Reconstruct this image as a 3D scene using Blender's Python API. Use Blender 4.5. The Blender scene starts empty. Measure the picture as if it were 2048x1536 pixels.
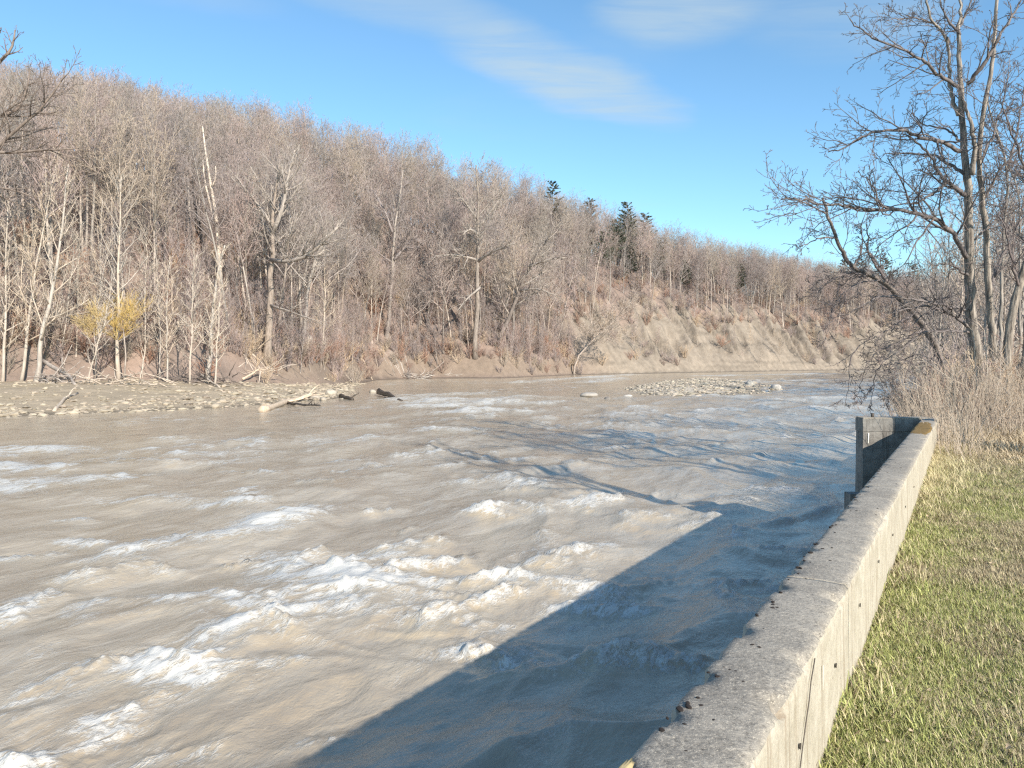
import bpy, math, random
import numpy as np
from mathutils import Vector, Matrix

# ------------------------------------------------------------------ camera, sky, sun
SC = bpy.context.scene
COL = SC.collection
F = 1539.0                       # focal length in pixels of the 2048 px photograph
PITCH = math.atan(53 / F)
CAM_Z = 4.2                      # eye above the river surface (z = 0)
cam_data = bpy.data.cameras.new('camera')
cam = bpy.data.objects.new('camera', cam_data)
COL.objects.link(cam)
cam.location = (0, 0, CAM_Z)
cam.rotation_euler = (math.radians(90) - PITCH, 0, 0)
cam_data.sensor_width = 36
cam_data.lens = 36 * F / 2048
cam_data.clip_start = 0.05
cam_data.clip_end = 3000
SC.camera = cam

SUN_EL = math.radians(28)
SUN_DIR = Vector((0.522 * math.cos(SUN_EL), -0.853 * math.cos(SUN_EL), math.sin(SUN_EL)))
sun_data = bpy.data.lights.new('sun', 'SUN')
sun_data.energy = 4.8
sun_data.angle = math.radians(0.5)
sun_data.color = (1.0, 0.91, 0.78)
sun = bpy.data.objects.new('sun', sun_data)
COL.objects.link(sun)
sun.rotation_euler = SUN_DIR.to_track_quat('Z', 'Y').to_euler()
sun.location = (60, -100, 90)

SC.cycles.use_denoising = False      # keep the fine grain of twigs, foam and grass
SC.cycles.filter_width = 1.3
SC.view_settings.view_transform = 'Standard'
SC.view_settings.look = 'None'
SC.view_settings.gamma = 1
SC.view_settings.use_curve_mapping = False
SC.view_settings.exposure = 0.67

world = bpy.data.worlds.new('World')
SC.world = world
world.use_nodes = True


class NT:
    """small helper round a node tree"""
    def __init__(self, tree):
        self.t = tree
        self.n = tree.nodes
        self.l = tree.links

    def add(self, kind, **kw):
        nd = self.n.new(kind)
        for k, v in kw.items():
            setattr(nd, k, v)
        return nd

    def link(self, a, b):
        self.l.new(a, b)

    def put(self, sock, v):
        if hasattr(v, 'links') or hasattr(v, 'is_linked'):
            self.l.new(v, sock)
        else:
            sock.default_value = v

    def math(self, op, a, b=0.0, c=None, clamp=False):
        m = self.add('ShaderNodeMath', operation=op, use_clamp=clamp)
        self.put(m.inputs[0], a)
        self.put(m.inputs[1], b)
        if c is not None:
            self.put(m.inputs[2], c)
        return m.outputs[0]

    def mix(self, fac, a, b, blend='MIX'):
        m = self.add('ShaderNodeMix', data_type='RGBA', blend_type=blend)
        self.put(m.inputs[0], fac)
        self.put(m.inputs[6], a)
        self.put(m.inputs[7], b)
        return m.outputs[2]

    def smooth(self, v, lo, hi, t0=0.0, t1=1.0):
        m = self.add('ShaderNodeMapRange', interpolation_type='SMOOTHSTEP')
        self.put(m.inputs[0], v)
        m.inputs[1].default_value = lo
        m.inputs[2].default_value = hi
        m.inputs[3].default_value = t0
        m.inputs[4].default_value = t1
        return m.outputs[0]

    def noise(self, vec, scale, detail=4, rough=0.55, dist=0.0, dim='3D'):
        m = self.add('ShaderNodeTexNoise', noise_dimensions=dim)
        self.l.new(vec, m.inputs['Vector'])
        m.inputs['Scale'].default_value = scale
        m.inputs['Detail'].default_value = detail
        m.inputs['Roughness'].default_value = rough
        m.inputs['Distortion'].default_value = dist
        return m.outputs[0]

    def mapping(self, vec, scale=(1, 1, 1), rot=(0, 0, 0), loc=(0, 0, 0)):
        m = self.add('ShaderNodeMapping')
        self.l.new(vec, m.inputs[0])
        m.inputs['Location'].default_value = loc
        m.inputs['Rotation'].default_value = rot
        m.inputs['Scale'].default_value = scale
        return m.outputs[0]


# sky: physical sky with thin cirrus at cloud height (direction projected on a flat layer overhead)
w = NT(world.node_tree)
w.n.clear()
sky = w.add('ShaderNodeTexSky', sky_type='NISHITA')
sky.sun_disc = False
sky.sun_elevation = SUN_EL
sky.sun_rotation = math.atan2(SUN_DIR.x, SUN_DIR.y)
sky.air_density = 1.0
sky.dust_density = 0.3
sky.ozone_density = 2.0
tc = w.add('ShaderNodeTexCoord')
sep = w.add('ShaderNodeSeparateXYZ')
w.link(tc.outputs['Generated'], sep.inputs[0])
zc = w.math('MAXIMUM', sep.outputs[2], 0.04)
cu = w.math('DIVIDE', sep.outputs[0], zc)
cv = w.math('DIVIDE', sep.outputs[1], zc)
comb = w.add('ShaderNodeCombineXYZ')
w.link(cu, comb.inputs[0])
w.link(cv, comb.inputs[1])
layer = comb.outputs[0]
soft = w.noise(w.mapping(layer, (1.1, 1.1, 1)), 1.5, 5, 0.55)
# streaks of cirrus lie along the wind (about north-east in this layer)
wind = math.atan2(1.07, 0.91)
streak = w.noise(w.mapping(layer, (0.9, 3.2, 1), (0, 0, -wind)), 2.2, 6, 0.6, 0.4)


def cloud_bank(cx, cy, half_len, half_wid, ang, gain):
    m = w.mapping(layer, (1, 1, 1), (0, 0, 0), (-cx, -cy, 0))
    m = w.mapping(m, (1 / half_len, 1 / half_wid, 1), (0, 0, -ang))
    # mapping rotates after scaling: so rotate first, then scale
    return m, gain


def bank(cx, cy, hl, hw, ang, gain):
    du = w.math('SUBTRACT', cu, cx)
    dv = w.math('SUBTRACT', cv, cy)
    c, s = math.cos(ang), math.sin(ang)
    p = w.math('ADD', w.math('MULTIPLY', du, c / hl), w.math('MULTIPLY', dv, s / hl))
    q = w.math('ADD', w.math('MULTIPLY', du, -s / hw), w.math('MULTIPLY', dv, c / hw))
    wob = w.math('MULTIPLY', w.math('SUBTRACT', soft, 0.5), 1.6)
    q = w.math('ADD', q, wob)
    r2 = w.math('ADD', w.math('MULTIPLY', p, p), w.math('MULTIPLY', q, q))
    e = w.smooth(r2, 1.8, 0.0)
    return w.math('MULTIPLY', e, gain)


cl = bank(0.26, 2.88, 0.60, 0.21, wind, 0.78)
cl = w.math('ADD', cl, bank(-0.28, 2.26, 0.34, 0.15, 0.5, 0.35))
cl = w.math('ADD', cl, bank(0.47, 2.20, 0.30, 0.20, 1.2, 0.55))
cl = w.math('ADD', cl, bank(0.95, 2.05, 0.55, 0.35, 1.2, 0.35))
cl = w.math('ADD', cl, bank(-1.05, 2.00, 0.40, 0.18, 0.6, 0.25))
wide = w.smooth(w.noise(layer, 0.55, 4, 0.55), 0.50, 0.80, 0.0, 0.30)
cl = w.math('ADD', cl, wide)
cl = w.math('MULTIPLY', cl, w.smooth(streak, 0.22, 0.72, 0.35, 1.0), clamp=True)
skyc = w.mix(1.0, sky.outputs[0], (0.83, 1.09, 1.15, 1), 'MULTIPLY')
cloudc = w.mix(cl, skyc, (3.2, 3.85, 4.15, 1))
bg = w.add('ShaderNodeBackground')
w.link(cloudc, bg.inputs[0])
bg.inputs[1].default_value = 0.118
wo = w.add('ShaderNodeOutputWorld')
w.link(bg.outputs[0], wo.inputs[0])

# ------------------------------------------------------------------ numbers: frames and noise
fwd = np.array([0, math.cos(PITCH), -math.sin(PITCH)])
upv = np.array([0, math.sin(PITCH), math.cos(PITCH)])


def ray(px, py):
    return np.array([(px - 1024) / F, 0, 0]) + (768 - py) / F * upv + fwd


def W(px, py, D):
    """world point at distance D (along y) that lies in the direction measured in the photograph"""
    r = ray(px, py)
    return np.array([0, 0, CAM_Z]) + r * (D / r[1])


def G(px, py, z=0.0):
    r = ray(px, py)
    return np.array([0, 0, CAM_Z]) + r * ((z - CAM_Z) / r[2])


TH = math.radians(30.5)          # heading of the retaining wall
ST, CT = math.sin(TH), math.cos(TH)
GRADE = 0.0123                   # the lawn and the wall fall gently downstream
WALL_R, WALL_L = -0.477, -0.784  # lawn side and river side of the wall
TOP_B, LAWN_B = 1.074, 1.60


def L(t, a, b):
    return np.array([t * ST + a * CT, t * CT - a * ST, CAM_Z - b - GRADE * t])


def to_ta(x, y):
    return x * ST + y * CT, x * CT - y * ST


def _hash(ix, iy, seed):
    h = (ix.astype(np.int64) * 374761393 + iy.astype(np.int64) * 668265263 + seed * 974634541) & 0x7fffffff
    h = ((h ^ (h >> 13)) * 1274126177) & 0x7fffffff
    h = (h ^ (h >> 16)) & 0x7fffffff
    return h


def noise2(x, y, seed=0):
    """gradient noise, about -1..1"""
    x = np.asarray(x, float)
    y = np.asarray(y, float)
    ix = np.floor(x)
    iy = np.floor(y)
    fx = x - ix
    fy = y - iy
    u = fx * fx * fx * (fx * (fx * 6 - 15) + 10)
    v = fy * fy * fy * (fy * (fy * 6 - 15) + 10)
    out = 0
    for dx in (0, 1):
        for dy in (0, 1):
            a = _hash(ix + dx, iy + dy, seed) * (2 * math.pi / 0x7fffffff)
            g = np.cos(a) * (fx - dx) + np.sin(a) * (fy - dy)
            out = out + g * (u if dx else 1 - u) * (v if dy else 1 - v)
    return out * 1.5


def fbm(x, y, seed=0, oct=4, gain=0.5):
    s = 0
    a = 1.0
    for i in range(oct):
        s = s + a * noise2(x, y, seed + 17 * i)
        x = x * 2.03 + 5.1
        y = y * 2.03 + 1.7
        a *= gain
    return s


def sstep(x, lo, hi):
    t = np.clip((x - lo) / (hi - lo), 0, 1)
    return t * t * (3 - 2 * t)


def poly_sd(x, y, poly):
    """signed distance (left of the line positive) and arc length for a polyline"""
    best = np.full(np.shape(x), 1e18)
    sd = np.zeros(np.shape(x))
    arc = np.zeros(np.shape(x))
    u0 = 0.0
    for (ax, ay), (bx, by) in zip(poly[:-1], poly[1:]):
        dx, dy = bx - ax, by - ay
        ln = math.hypot(dx, dy)
        t = np.clip(((x - ax) * dx + (y - ay) * dy) / (ln * ln), 0, 1)
        qx, qy = ax + t * dx, ay + t * dy
        d2 = (x - qx) ** 2 + (y - qy) ** 2
        sg = np.where(dx * (y - ay) - dy * (x - ax) > 0, 1, -1)
        m = d2 < best - 1e-9
        best = np.where(m, d2, best)
        sd = np.where(m, sg * np.sqrt(d2), sd)
        arc = np.where(m, u0 + t * ln, arc)
        u0 += ln
    return sd, arc


# left bank: the water's edge, and the foot of the wooded hill behind the gravel bar
SHORE = [(-200, -70), (-90, 8), (-36, 53.5), (-24, 64.2), (-17.5, 78), (-19, 90), (-23.5, 108), (-25, 143), (-17, 154),
         (-2.4, 155), (15, 185), (52, 215), (112, 258), (180, 300), (300, 330), (460, 350)]
FOOT = [(-230, -40), (-120, 30), (-75, 66), (-52, 82), (-36, 92), (-28, 112), (-26, 146), (-17, 157), (-2, 158), (15, 187),
        (52, 216.5), (112, 259.5), (180, 302), (300, 332), (460, 352)]
FOOT_ARC = [0.0]
for p, q in zip(FOOT[:-1], FOOT[1:]):
    FOOT_ARC.append(FOOT_ARC[-1] + math.hypot(q[0] - p[0], q[1] - p[1]))
CLIFF0, CLIFF1 = FOOT_ARC[8] + 38, FOOT_ARC[12] + 10


def cliff_w(arc):
    return sstep(arc, CLIFF0 - 14, CLIFF0 + 14) * (1 - sstep(arc, CLIFF1 - 40, CLIFF1 + 10))


def terrain(x, y, full=False):
    x = np.asarray(x, float)
    y = np.asarray(y, float)
    dw, _ = poly_sd(x, y, SHORE)
    d, arc = poly_sd(x, y, FOOT)
    wob = 1.2 * fbm(x / 9, y / 9, 3, 3)
    dw = dw + 0.6 * fbm(x / 5, y / 5, 5, 3) * sstep(dw + 4, 0, 8)
    bar = np.where(dw > 0, 1.9 * sstep(dw, -6, 24) - 0.20, 0.12 * np.maximum(dw, -10)) + 0.10 * fbm(x / 3, y / 3, 8, 3) * sstep(dw, 0, 3)
    dd = np.maximum(d + wob * sstep(d, 0, 6), 0)
    P = np.interp(arc, [FOOT_ARC[2], FOOT_ARC[3], FOOT_ARC[4], FOOT_ARC[5], FOOT_ARC[8], FOOT_ARC[9], FOOT_ARC[10], FOOT_ARC[11], FOOT_ARC[12]], [16, 20, 33, 46, 58, 41, 29, 22, 15]) + 3 * fbm(x / 60, y / 60, 21, 2)
    cut = 1.7 * sstep(d, -0.4, 2.4)
    hill = cut + P * np.tanh(0.92 * dd / P) + 1.3 * fbm(x / 13, y / 13, 31, 3) * sstep(dd, 3, 20)
    cw = cliff_w(arc)
    # eroded clay face with gullies running down it
    gl = 1 - np.abs(noise2(arc / 11 - dd / 22 + 0.3 * noise2(arc / 7, dd / 16, 46), dd / 60, 44)) * 2
    gl2 = 1 - np.abs(noise2(arc / 4.2 - dd / 12 + 0.25 * noise2(arc / 3, dd / 14, 47), dd / 30, 45)) * 2
    prof = sstep(dd, 0.5, 6) * (1 - sstep(dd, 15, 28))
    face = np.interp(arc, [FOOT_ARC[9], FOOT_ARC[12]], [20, 17]) + 2.5 * fbm(arc / 22, arc / 90, 51, 2)
    slope = np.where(dd < 20, face * (dd / 20), face + (dd - 20) * 0.58)
    slope = np.minimum(slope, P + 0.04 * dd)
    cl = 0.5 * sstep(d, -0.3, 0.6) + slope + prof * (3.6 * gl + 2.0 * gl2 - 2.9) + 0.35 * fbm(x / 2.2, y / 2.2, 61, 3) * prof
    z = np.where(d > -1.5, bar * (1 - sstep(d, -1, 3)) + sstep(d, -1, 3) * np.maximum(bar, 0.6) + hill * (1 - cw) + cl * cw, bar)
    if full:
        return z, dw, d, arc, cw, prof, gl
    return z


def tz(x, y):
    return float(terrain(np.array([x]), np.array([y]))[0])


def bank_edge(t):
    return -2.3 - 0.022 * np.maximum(t - 19, 0)


def lawn_z(t, a):
    """the lawn, and beyond the wall's end the right bank that drops to the water"""
    t = np.asarray(t, float)
    a = np.asarray(a, float)
    base = np.maximum(CAM_Z - LAWN_B - GRADE * t, 1.0)
    base = base + 0.03 * fbm(t / 1.7, a / 1.7, 71, 3) + 0.25 * sstep(a, 4, 30) * fbm(t / 12, a / 12, 72, 2)
    e = bank_edge(t) + 0.4 * noise2(t / 3, a / 9, 73)
    drop = sstep(a, e - 0.3, e + 2.2)
    far = np.maximum(sstep(t, 18.6, 19.6), (a < -0.6) * 1.0)
    return base * (1 - far) + far * (-0.5 + (base + 0.5) * drop)


# ------------------------------------------------------------------ mesh and object helpers
def mesh_np(name, verts, faces, mats=(), smooth=True, cols=None, attrs=None):
    """faces: an (n, k) array, or a list of such arrays"""
    me = bpy.data.meshes.new(name)
    verts = np.asarray(verts, np.float32).reshape(-1, 3)
    if not isinstance(faces, list):
        faces = [faces]
    faces = [np.asarray(f, np.int32) for f in faces if len(f)]
    me.vertices.add(len(verts))
    me.vertices.foreach_set('co', verts.ravel())
    nl = sum(f.size for f in faces)
    nf = sum(len(f) for f in faces)
    me.loops.add(nl)
    me.polygons.add(nf)
    me.loops.foreach_set('vertex_index', np.concatenate([f.ravel() for f in faces]))
    starts = []
    o = 0
    for f in faces:
        k = f.shape[1]
        starts.append(o + np.arange(len(f)) * k)
        o += f.size
    me.polygons.foreach_set('loop_start', np.concatenate(starts).astype(np.int32))
    me.polygons.foreach_set('use_smooth', np.full(nf, smooth, bool))
    for m in mats:
        me.materials.append(m)
    if cols is not None:
        c = np.ones((len(verts), 4), np.float32)
        c[:, :3] = cols
        me.attributes.new('col', 'FLOAT_COLOR', 'POINT').data.foreach_set('color', c.ravel())
    for k, v in (attrs or {}).items():
        me.attributes.new(k, 'FLOAT', 'POINT').data.foreach_set('value', np.asarray(v, np.float32))
    me.update()
    me.validate()
    return me


def obj(name, me, parent=None, kind=None, label=None, cat=None, group=None, loc=None):
    o = bpy.data.objects.new(name, me)
    COL.objects.link(o)
    if parent is not None:
        o.parent = parent
    if loc is not None:
        o.location = loc
    if kind:
        o['kind'] = kind
    if label:
        o['label'] = label
    if cat:
        o['category'] = cat
    if group:
        o['group'] = group
    return o


def thing(name, label, cat, loc, rotz=0.0, scale=1.0, group=None):
    o = obj(name, None, None, None, label, cat, group, loc)
    o.rotation_euler = (0, 0, rotz)
    o.scale = (scale, scale, scale)
    o.empty_display_size = 0.3
    return o


class Tubes:
    """collects tapered round limbs; all limbs of one length class are meshed together"""
    def __init__(self):
        self.b = {}

    def add(self, pts, rad, sides=5):
        self.b.setdefault((len(pts), sides), []).append((pts, rad))

    def arrays(self, rough=0.0, seed=1):
        V, Fc, o = [], [], 0
        for (n, s), lst in self.b.items():
            P = np.array([p for p, _ in lst], float)
            R = np.array([r for _, r in lst], float)
            M = len(lst)
            T = np.gradient(P, axis=1) if n > 1 else None
            T /= np.linalg.norm(T, axis=2, keepdims=True) + 1e-9
            mt = T.mean(axis=1)
            ref = np.where((np.abs(mt[:, 2]) < 0.8)[:, None], np.array([[0, 0, 1.0]]), np.array([[1.0, 0.2, 0]]))
            U = np.cross(T, ref[:, None, :])
            U /= np.linalg.norm(U, axis=2, keepdims=True) + 1e-9
            Vv = np.cross(T, U)
            ang = np.arange(s) * 2 * math.pi / s
            rr = R[:, :, None]
            if rough and s >= 8:
                k = np.arange(s)
                jit = 1 + rough * (((k * 7919) % 5) / 4.0 - 0.5)
                rr = rr * jit[None, None, :]
                rr = rr * (1 + 0.35 * rough * np.sin(np.arange(n)[None, :, None] * 1.7 + k[None, None, :] * 2.3))
            ring = (P[:, :, None, :] + rr[..., None] * (np.cos(ang)[None, None, :, None] * U[:, :, None, :]
                                                       + np.sin(ang)[None, None, :, None] * Vv[:, :, None, :]))
            V.append(ring.reshape(-1, 3))
            base = o + (np.arange(M)[:, None, None] * n + np.arange(n - 1)[None, :, None]) * s
            k = np.arange(s)[None, None, :]
            k2 = (k + 1) % s
            q = np.stack([base + k, base + k2, base + s + k2, base + s + k], axis=-1)
            Fc.append(q.reshape(-1, 4))
            # close both ends
            if s > 3:
                c0 = o + np.arange(M)[:, None] * n * s + np.arange(s)[None, ::-1]
                c1 = o + (np.arange(M)[:, None] * n + n - 1) * s + np.arange(s)[None, :]
                Fc.append(np.concatenate([c0, c1]))
            o += M * n * s
        return np.concatenate(V), Fc

    def mesh(self, name, mats, rough=0.0):
        V, Fc = self.arrays(rough)
        return mesh_np(name, V, Fc, mats)


def norm3(v):
    m = math.sqrt(v[0] * v[0] + v[1] * v[1] + v[2] * v[2]) or 1
    return (v[0] / m, v[1] / m, v[2] / m)


def limb(R, p, d, ln, n, wander, up):
    """a wandering path of n points"""
    pts = [tuple(p)]
    d = norm3(d)
    st = ln / (n - 1)
    x, y, z = p
    for i in range(n - 1):
        d = norm3((d[0] + R.gauss(0, wander), d[1] + R.gauss(0, wander), d[2] + R.gauss(0, wander) + up))
        x += d[0] * st
        y += d[1] * st
        z += d[2] * st
        pts.append((x, y, z))
    return pts


def side_dir(R, d, ang, az=None):
    """direction leaving d at an angle"""
    d = norm3(d)
    ref = (0, 0, 1) if abs(d[2]) < 0.9 else (1, 0, 0)
    ux, uy, uz = norm3((d[1] * ref[2] - d[2] * ref[1], d[2] * ref[0] - d[0] * ref[2], d[0] * ref[1] - d[1] * ref[0]))
    vx, vy, vz = d[1] * uz - d[2] * uy, d[2] * ux - d[0] * uz, d[0] * uy - d[1] * ux
    az = R.uniform(0, 2 * math.pi) if az is None else az
    c, s, ca, sa = math.cos(ang), math.sin(ang), math.cos(az), math.sin(az)
    return (d[0] * c + s * (ca * ux + sa * vx), d[1] * c + s * (ca * uy + sa * vy), d[2] * c + s * (ca * uz + sa * vz))


def interp(pts, f):
    k = f * (len(pts) - 1)
    i = min(int(k), len(pts) - 2)
    t = k - i
    a, b = pts[i], pts[i + 1]
    return tuple(a[j] + (b[j] - a[j]) * t for j in range(3)), tuple(b[j] - a[j] for j in range(3))


def bough(R, T, pts, r0, r1, level, spec):
    """children of a limb, level by level: spec[level] = (count per metre, min, length ratio, angle, points, sides, wander, up, f0)"""
    if level >= len(spec):
        return
    cpm, cmin, lr, ang, n, sides, wd, up, f0 = spec[level]
    ln = sum(math.dist(a, b) for a, b in zip(pts[:-1], pts[1:]))
    cnt = max(cmin, int(ln * cpm + R.random()))
    az = R.uniform(0, 6.28)
    for i in range(cnt):
        f = f0 + (1 - f0) * (i + R.random()) / cnt
        p, d = interp(pts, min(f, 0.99))
        az += 2.4 + R.uniform(-0.5, 0.5)
        dd = side_dir(R, d, ang * R.uniform(0.7, 1.3), az)
        l2 = ln * lr * (1 - 0.55 * f) * R.uniform(0.6, 1.25)
        ra = (r0 + (r1 - r0) * f) * R.uniform(0.45, 0.65)
        q = limb(R, p, dd, l2, n, wd, up)
        rb = max(ra * 0.35, TWIG[0])
        ra = max(ra, TWIG[0])
        T.add(q, [ra + (rb - ra) * k / (n - 1) for k in range(n)], sides)
        bough(R, T, q, ra, rb, level + 1, spec)


TWIG = [0.012]

# ------------------------------------------------------------------ materials
MATS = {}


def new_mat(name):
    m = bpy.data.materials.new(name)
    m.use_nodes = True
    nt = NT(m.node_tree)
    b = nt.n['Principled BSDF']
    MATS[name] = m
    return m, nt, b


def bark(name, c0, c1, scale=3.0, bump=0.5, stretch=0.25, rnd=0.25, rough=0.9):
    m, nt, b = new_mat(name)
    g = nt.add('ShaderNodeTexCoord').outputs['Object']
    v = nt.mapping(g, (1, 1, stretch))
    n = nt.noise(v, scale, 5, 0.65, 0.3)
    f = nt.smooth(n, 0.32, 0.68)
    col = nt.mix(f, (*c0, 1), (*c1, 1))
    oi = nt.add('ShaderNodeObjectInfo')
    k = nt.math('MULTIPLY_ADD', oi.outputs['Random'], 2 * rnd, 1 - rnd)
    hs = nt.add('ShaderNodeHueSaturation')
    nt.link(k, hs.inputs['Value'])
    nt.link(col, hs.inputs['Color'])
    nt.link(nt.math('MULTIPLY_ADD', oi.outputs['Random'], 0.5, 0.75), hs.inputs['Saturation'])
    nt.link(hs.outputs[0], b.inputs['Base Color'])
    b.inputs['Roughness'].default_value = rough
    if bump:
        bp = nt.add('ShaderNodeBump')
        bp.inputs['Strength'].default_value = bump
        bp.inputs['Distance'].default_value = 0.05
        nt.link(n, bp.inputs['Height'])
        nt.link(bp.outputs[0], b.inputs['Normal'])
    return m


M_TRUNK = bark('grey_bark', (0.24, 0.20, 0.17), (0.44, 0.38, 0.335), 5, 0.3)
M_TWIG = bark('twig_bark', (0.30, 0.240, 0.222), (0.395, 0.322, 0.300), 2, 0)
M_TRUNK2 = bark('pale_grey_bark', (0.29, 0.248, 0.215), (0.46, 0.405, 0.355), 5, 0.3)
M_TRUNK3 = bark('brown_bark', (0.17, 0.138, 0.115), (0.33, 0.275, 0.235), 5, 0.4)
M_TWIG2 = bark('grey_twig', (0.33, 0.280, 0.255), (0.43, 0.368, 0.338), 2, 0)
M_TWIG3 = bark('olive_twig', (0.305, 0.258, 0.215), (0.40, 0.340, 0.288), 2, 0)
M_PALE = bark('pale_bark', (0.36, 0.30, 0.245), (0.54, 0.465, 0.39), 4, 0.2, rnd=0.12)
M_DARK = bark('dark_bark', (0.13, 0.10, 0.085), (0.25, 0.20, 0.17), 4, 0.3, rnd=0.15)
M_SNAG = bark('weathered_wood', (0.40, 0.34, 0.29), (0.60, 0.53, 0.46), 4, 0.3, rnd=0.1)
M_LOCUST = bark('furrowed_bark', (0.10, 0.082, 0.07), (0.42, 0.36, 0.30), 13, 1.0, 0.10, 0.08)
M_LTWIG = bark('locust_twig', (0.115, 0.095, 0.095), (0.215, 0.18, 0.17), 3, 0, rnd=0.1)
M_YELLOW = bark('yellow_twig', (0.56, 0.38, 0.10), (0.68, 0.48, 0.15), 2, 0, rnd=0.1)
M_RED = bark('reddish_twig', (0.30, 0.19, 0.15), (0.40, 0.27, 0.21), 2, 0)
M_BRUSH = bark('brush_stem', (0.38, 0.295, 0.225), (0.56, 0.455, 0.345), 3, 0)
M_WOOD = bark('driftwood', (0.38, 0.30, 0.23), (0.60, 0.50, 0.40), 5, 0.3, 0.3, rnd=0.12)
M_WETWOOD = bark('wet_wood', (0.035, 0.028, 0.022), (0.11, 0.085, 0.065), 5, 0.4, 0.5, rnd=0.05, rough=0.5)


def attr_mat(name, nscale=1.5, amt=0.35, rough=0.95, bump=0.3, dist=0.1, fine=12.0):
    """colour comes from the mesh's own 'col' attribute with grain on top"""
    m, nt, b = new_mat(name)
    at = nt.add('ShaderNodeAttribute', attribute_name='col')
    g = nt.add('ShaderNodeTexCoord').outputs['Object']
    n = nt.noise(g, nscale, 6, 0.65)
    n2 = nt.noise(g, fine, 4, 0.6)
    k = nt.math('ADD', nt.math('MULTIPLY', nt.math('SUBTRACT', n, 0.5), 2 * amt), 1.0)
    k = nt.math('ADD', k, nt.math('MULTIPLY', nt.math('SUBTRACT', n2, 0.5), amt))
    vm = nt.add('ShaderNodeVectorMath', operation='SCALE')
    nt.link(at.outputs['Color'], vm.inputs[0])
    nt.link(k, vm.inputs['Scale'])
    nt.link(vm.outputs[0], b.inputs['Base Color'])
    b.inputs['Roughness'].default_value = rough
    if bump:
        bp = nt.add('ShaderNodeBump')
        bp.inputs['Strength'].default_value = bump
        bp.inputs['Distance'].default_value = dist
        nt.link(nt.math('ADD', n, nt.math('MULTIPLY', n2, 0.4)), bp.inputs['Height'])
        nt.link(bp.outputs[0], b.inputs['Normal'])
    return m


M_GROUND = attr_mat('hill_ground', 0.8, 0.45, bump=0.6, dist=0.3, fine=5)
M_LAWN = attr_mat('lawn_soil', 3, 0.4, bump=0.6, dist=0.03, fine=40)
M_BLADE = attr_mat('grass_blade', 6, 0.2, 0.7, 0)
M_STONE = attr_mat('river_stone', 2.5, 0.25, 0.85, 0.3, 0.04)
M_NEEDLE = attr_mat('pine_needles', 1, 0.4, 0.8, 0)


def concrete(name, c0, c1, dark, agg=0.5, streaks=True, stain=0.3):
    m, nt, b = new_mat(name)
    g = nt.add('ShaderNodeTexCoord').outputs['Object']
    big = nt.noise(g, 1.3, 5, 0.6)
    mid = nt.noise(g, 9, 5, 0.65)
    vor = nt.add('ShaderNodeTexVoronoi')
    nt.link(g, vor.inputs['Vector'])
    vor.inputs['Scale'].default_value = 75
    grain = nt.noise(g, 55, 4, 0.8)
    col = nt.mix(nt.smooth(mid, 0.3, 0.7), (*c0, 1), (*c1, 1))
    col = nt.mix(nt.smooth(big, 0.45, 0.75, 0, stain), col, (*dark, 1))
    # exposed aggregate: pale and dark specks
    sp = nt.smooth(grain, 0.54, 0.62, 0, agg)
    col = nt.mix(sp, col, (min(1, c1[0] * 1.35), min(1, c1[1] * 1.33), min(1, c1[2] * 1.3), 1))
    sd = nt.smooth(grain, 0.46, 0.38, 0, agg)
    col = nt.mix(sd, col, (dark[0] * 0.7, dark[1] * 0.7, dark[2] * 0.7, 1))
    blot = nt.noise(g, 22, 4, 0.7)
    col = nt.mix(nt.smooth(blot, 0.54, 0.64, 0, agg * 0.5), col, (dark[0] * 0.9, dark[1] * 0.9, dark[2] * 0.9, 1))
    chipn = nt.noise(g, 130, 2, 0.6)
    col = nt.mix(nt.smooth(chipn, 0.60, 0.66, 0, agg), col, (min(1, c1[0] * 1.6), min(1, c1[1] * 1.58), min(1, c1[2] * 1.5), 1))
    if streaks:
        # form-board lines and weather streaks run up and down
        st = nt.noise(nt.mapping(g, (9, 9, 0.35)), 1.6, 4, 0.6)
        col = nt.mix(nt.smooth(st, 0.52, 0.68, 0, 0.6), col, (dark[0] * 1.1, dark[1], dark[2] * 0.9, 1))
        col = nt.mix(nt.smooth(st, 0.42, 0.28, 0, 0.35), col, (min(1, c1[0] * 1.2), min(1, c1[1] * 1.2), min(1, c1[2] * 1.2), 1))
        pit = nt.smooth(nt.noise(g, 38, 2, 0.5), 0.70, 0.76, 0, 0.8)
        col = nt.mix(pit, col, (dark[0] * 0.45, dark[1] * 0.42, dark[2] * 0.38, 1))
    nt.link(col, b.inputs['Base Color'])
    b.inputs['Roughness'].default_value = 0.92
    bp = nt.add('ShaderNodeBump')
    bp.inputs['Strength'].default_value = 0.7
    bp.inputs['Distance'].default_value = 0.008
    h = nt.math('ADD', nt.math('MULTIPLY', grain, 0.8), nt.math('MULTIPLY', mid, 0.8))
    nt.link(h, bp.inputs['Height'])
    nt.link(bp.outputs[0], b.inputs['Normal'])
    return m


M_TOPC = concrete('weathered_concrete_top', (0.27, 0.24, 0.20), (0.36, 0.32, 0.265), (0.15, 0.132, 0.112), 0.65, False, 0.62)
M_SIDEC = concrete('board_formed_concrete', (0.37, 0.325, 0.25), (0.47, 0.42, 0.34), (0.22, 0.18, 0.135), 0.22, True, 0.25)
M_WINGC = concrete('stained_concrete', (0.165, 0.156, 0.142), (0.26, 0.246, 0.225), (0.06, 0.056, 0.052), 0.3, True, 0.75)


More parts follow.
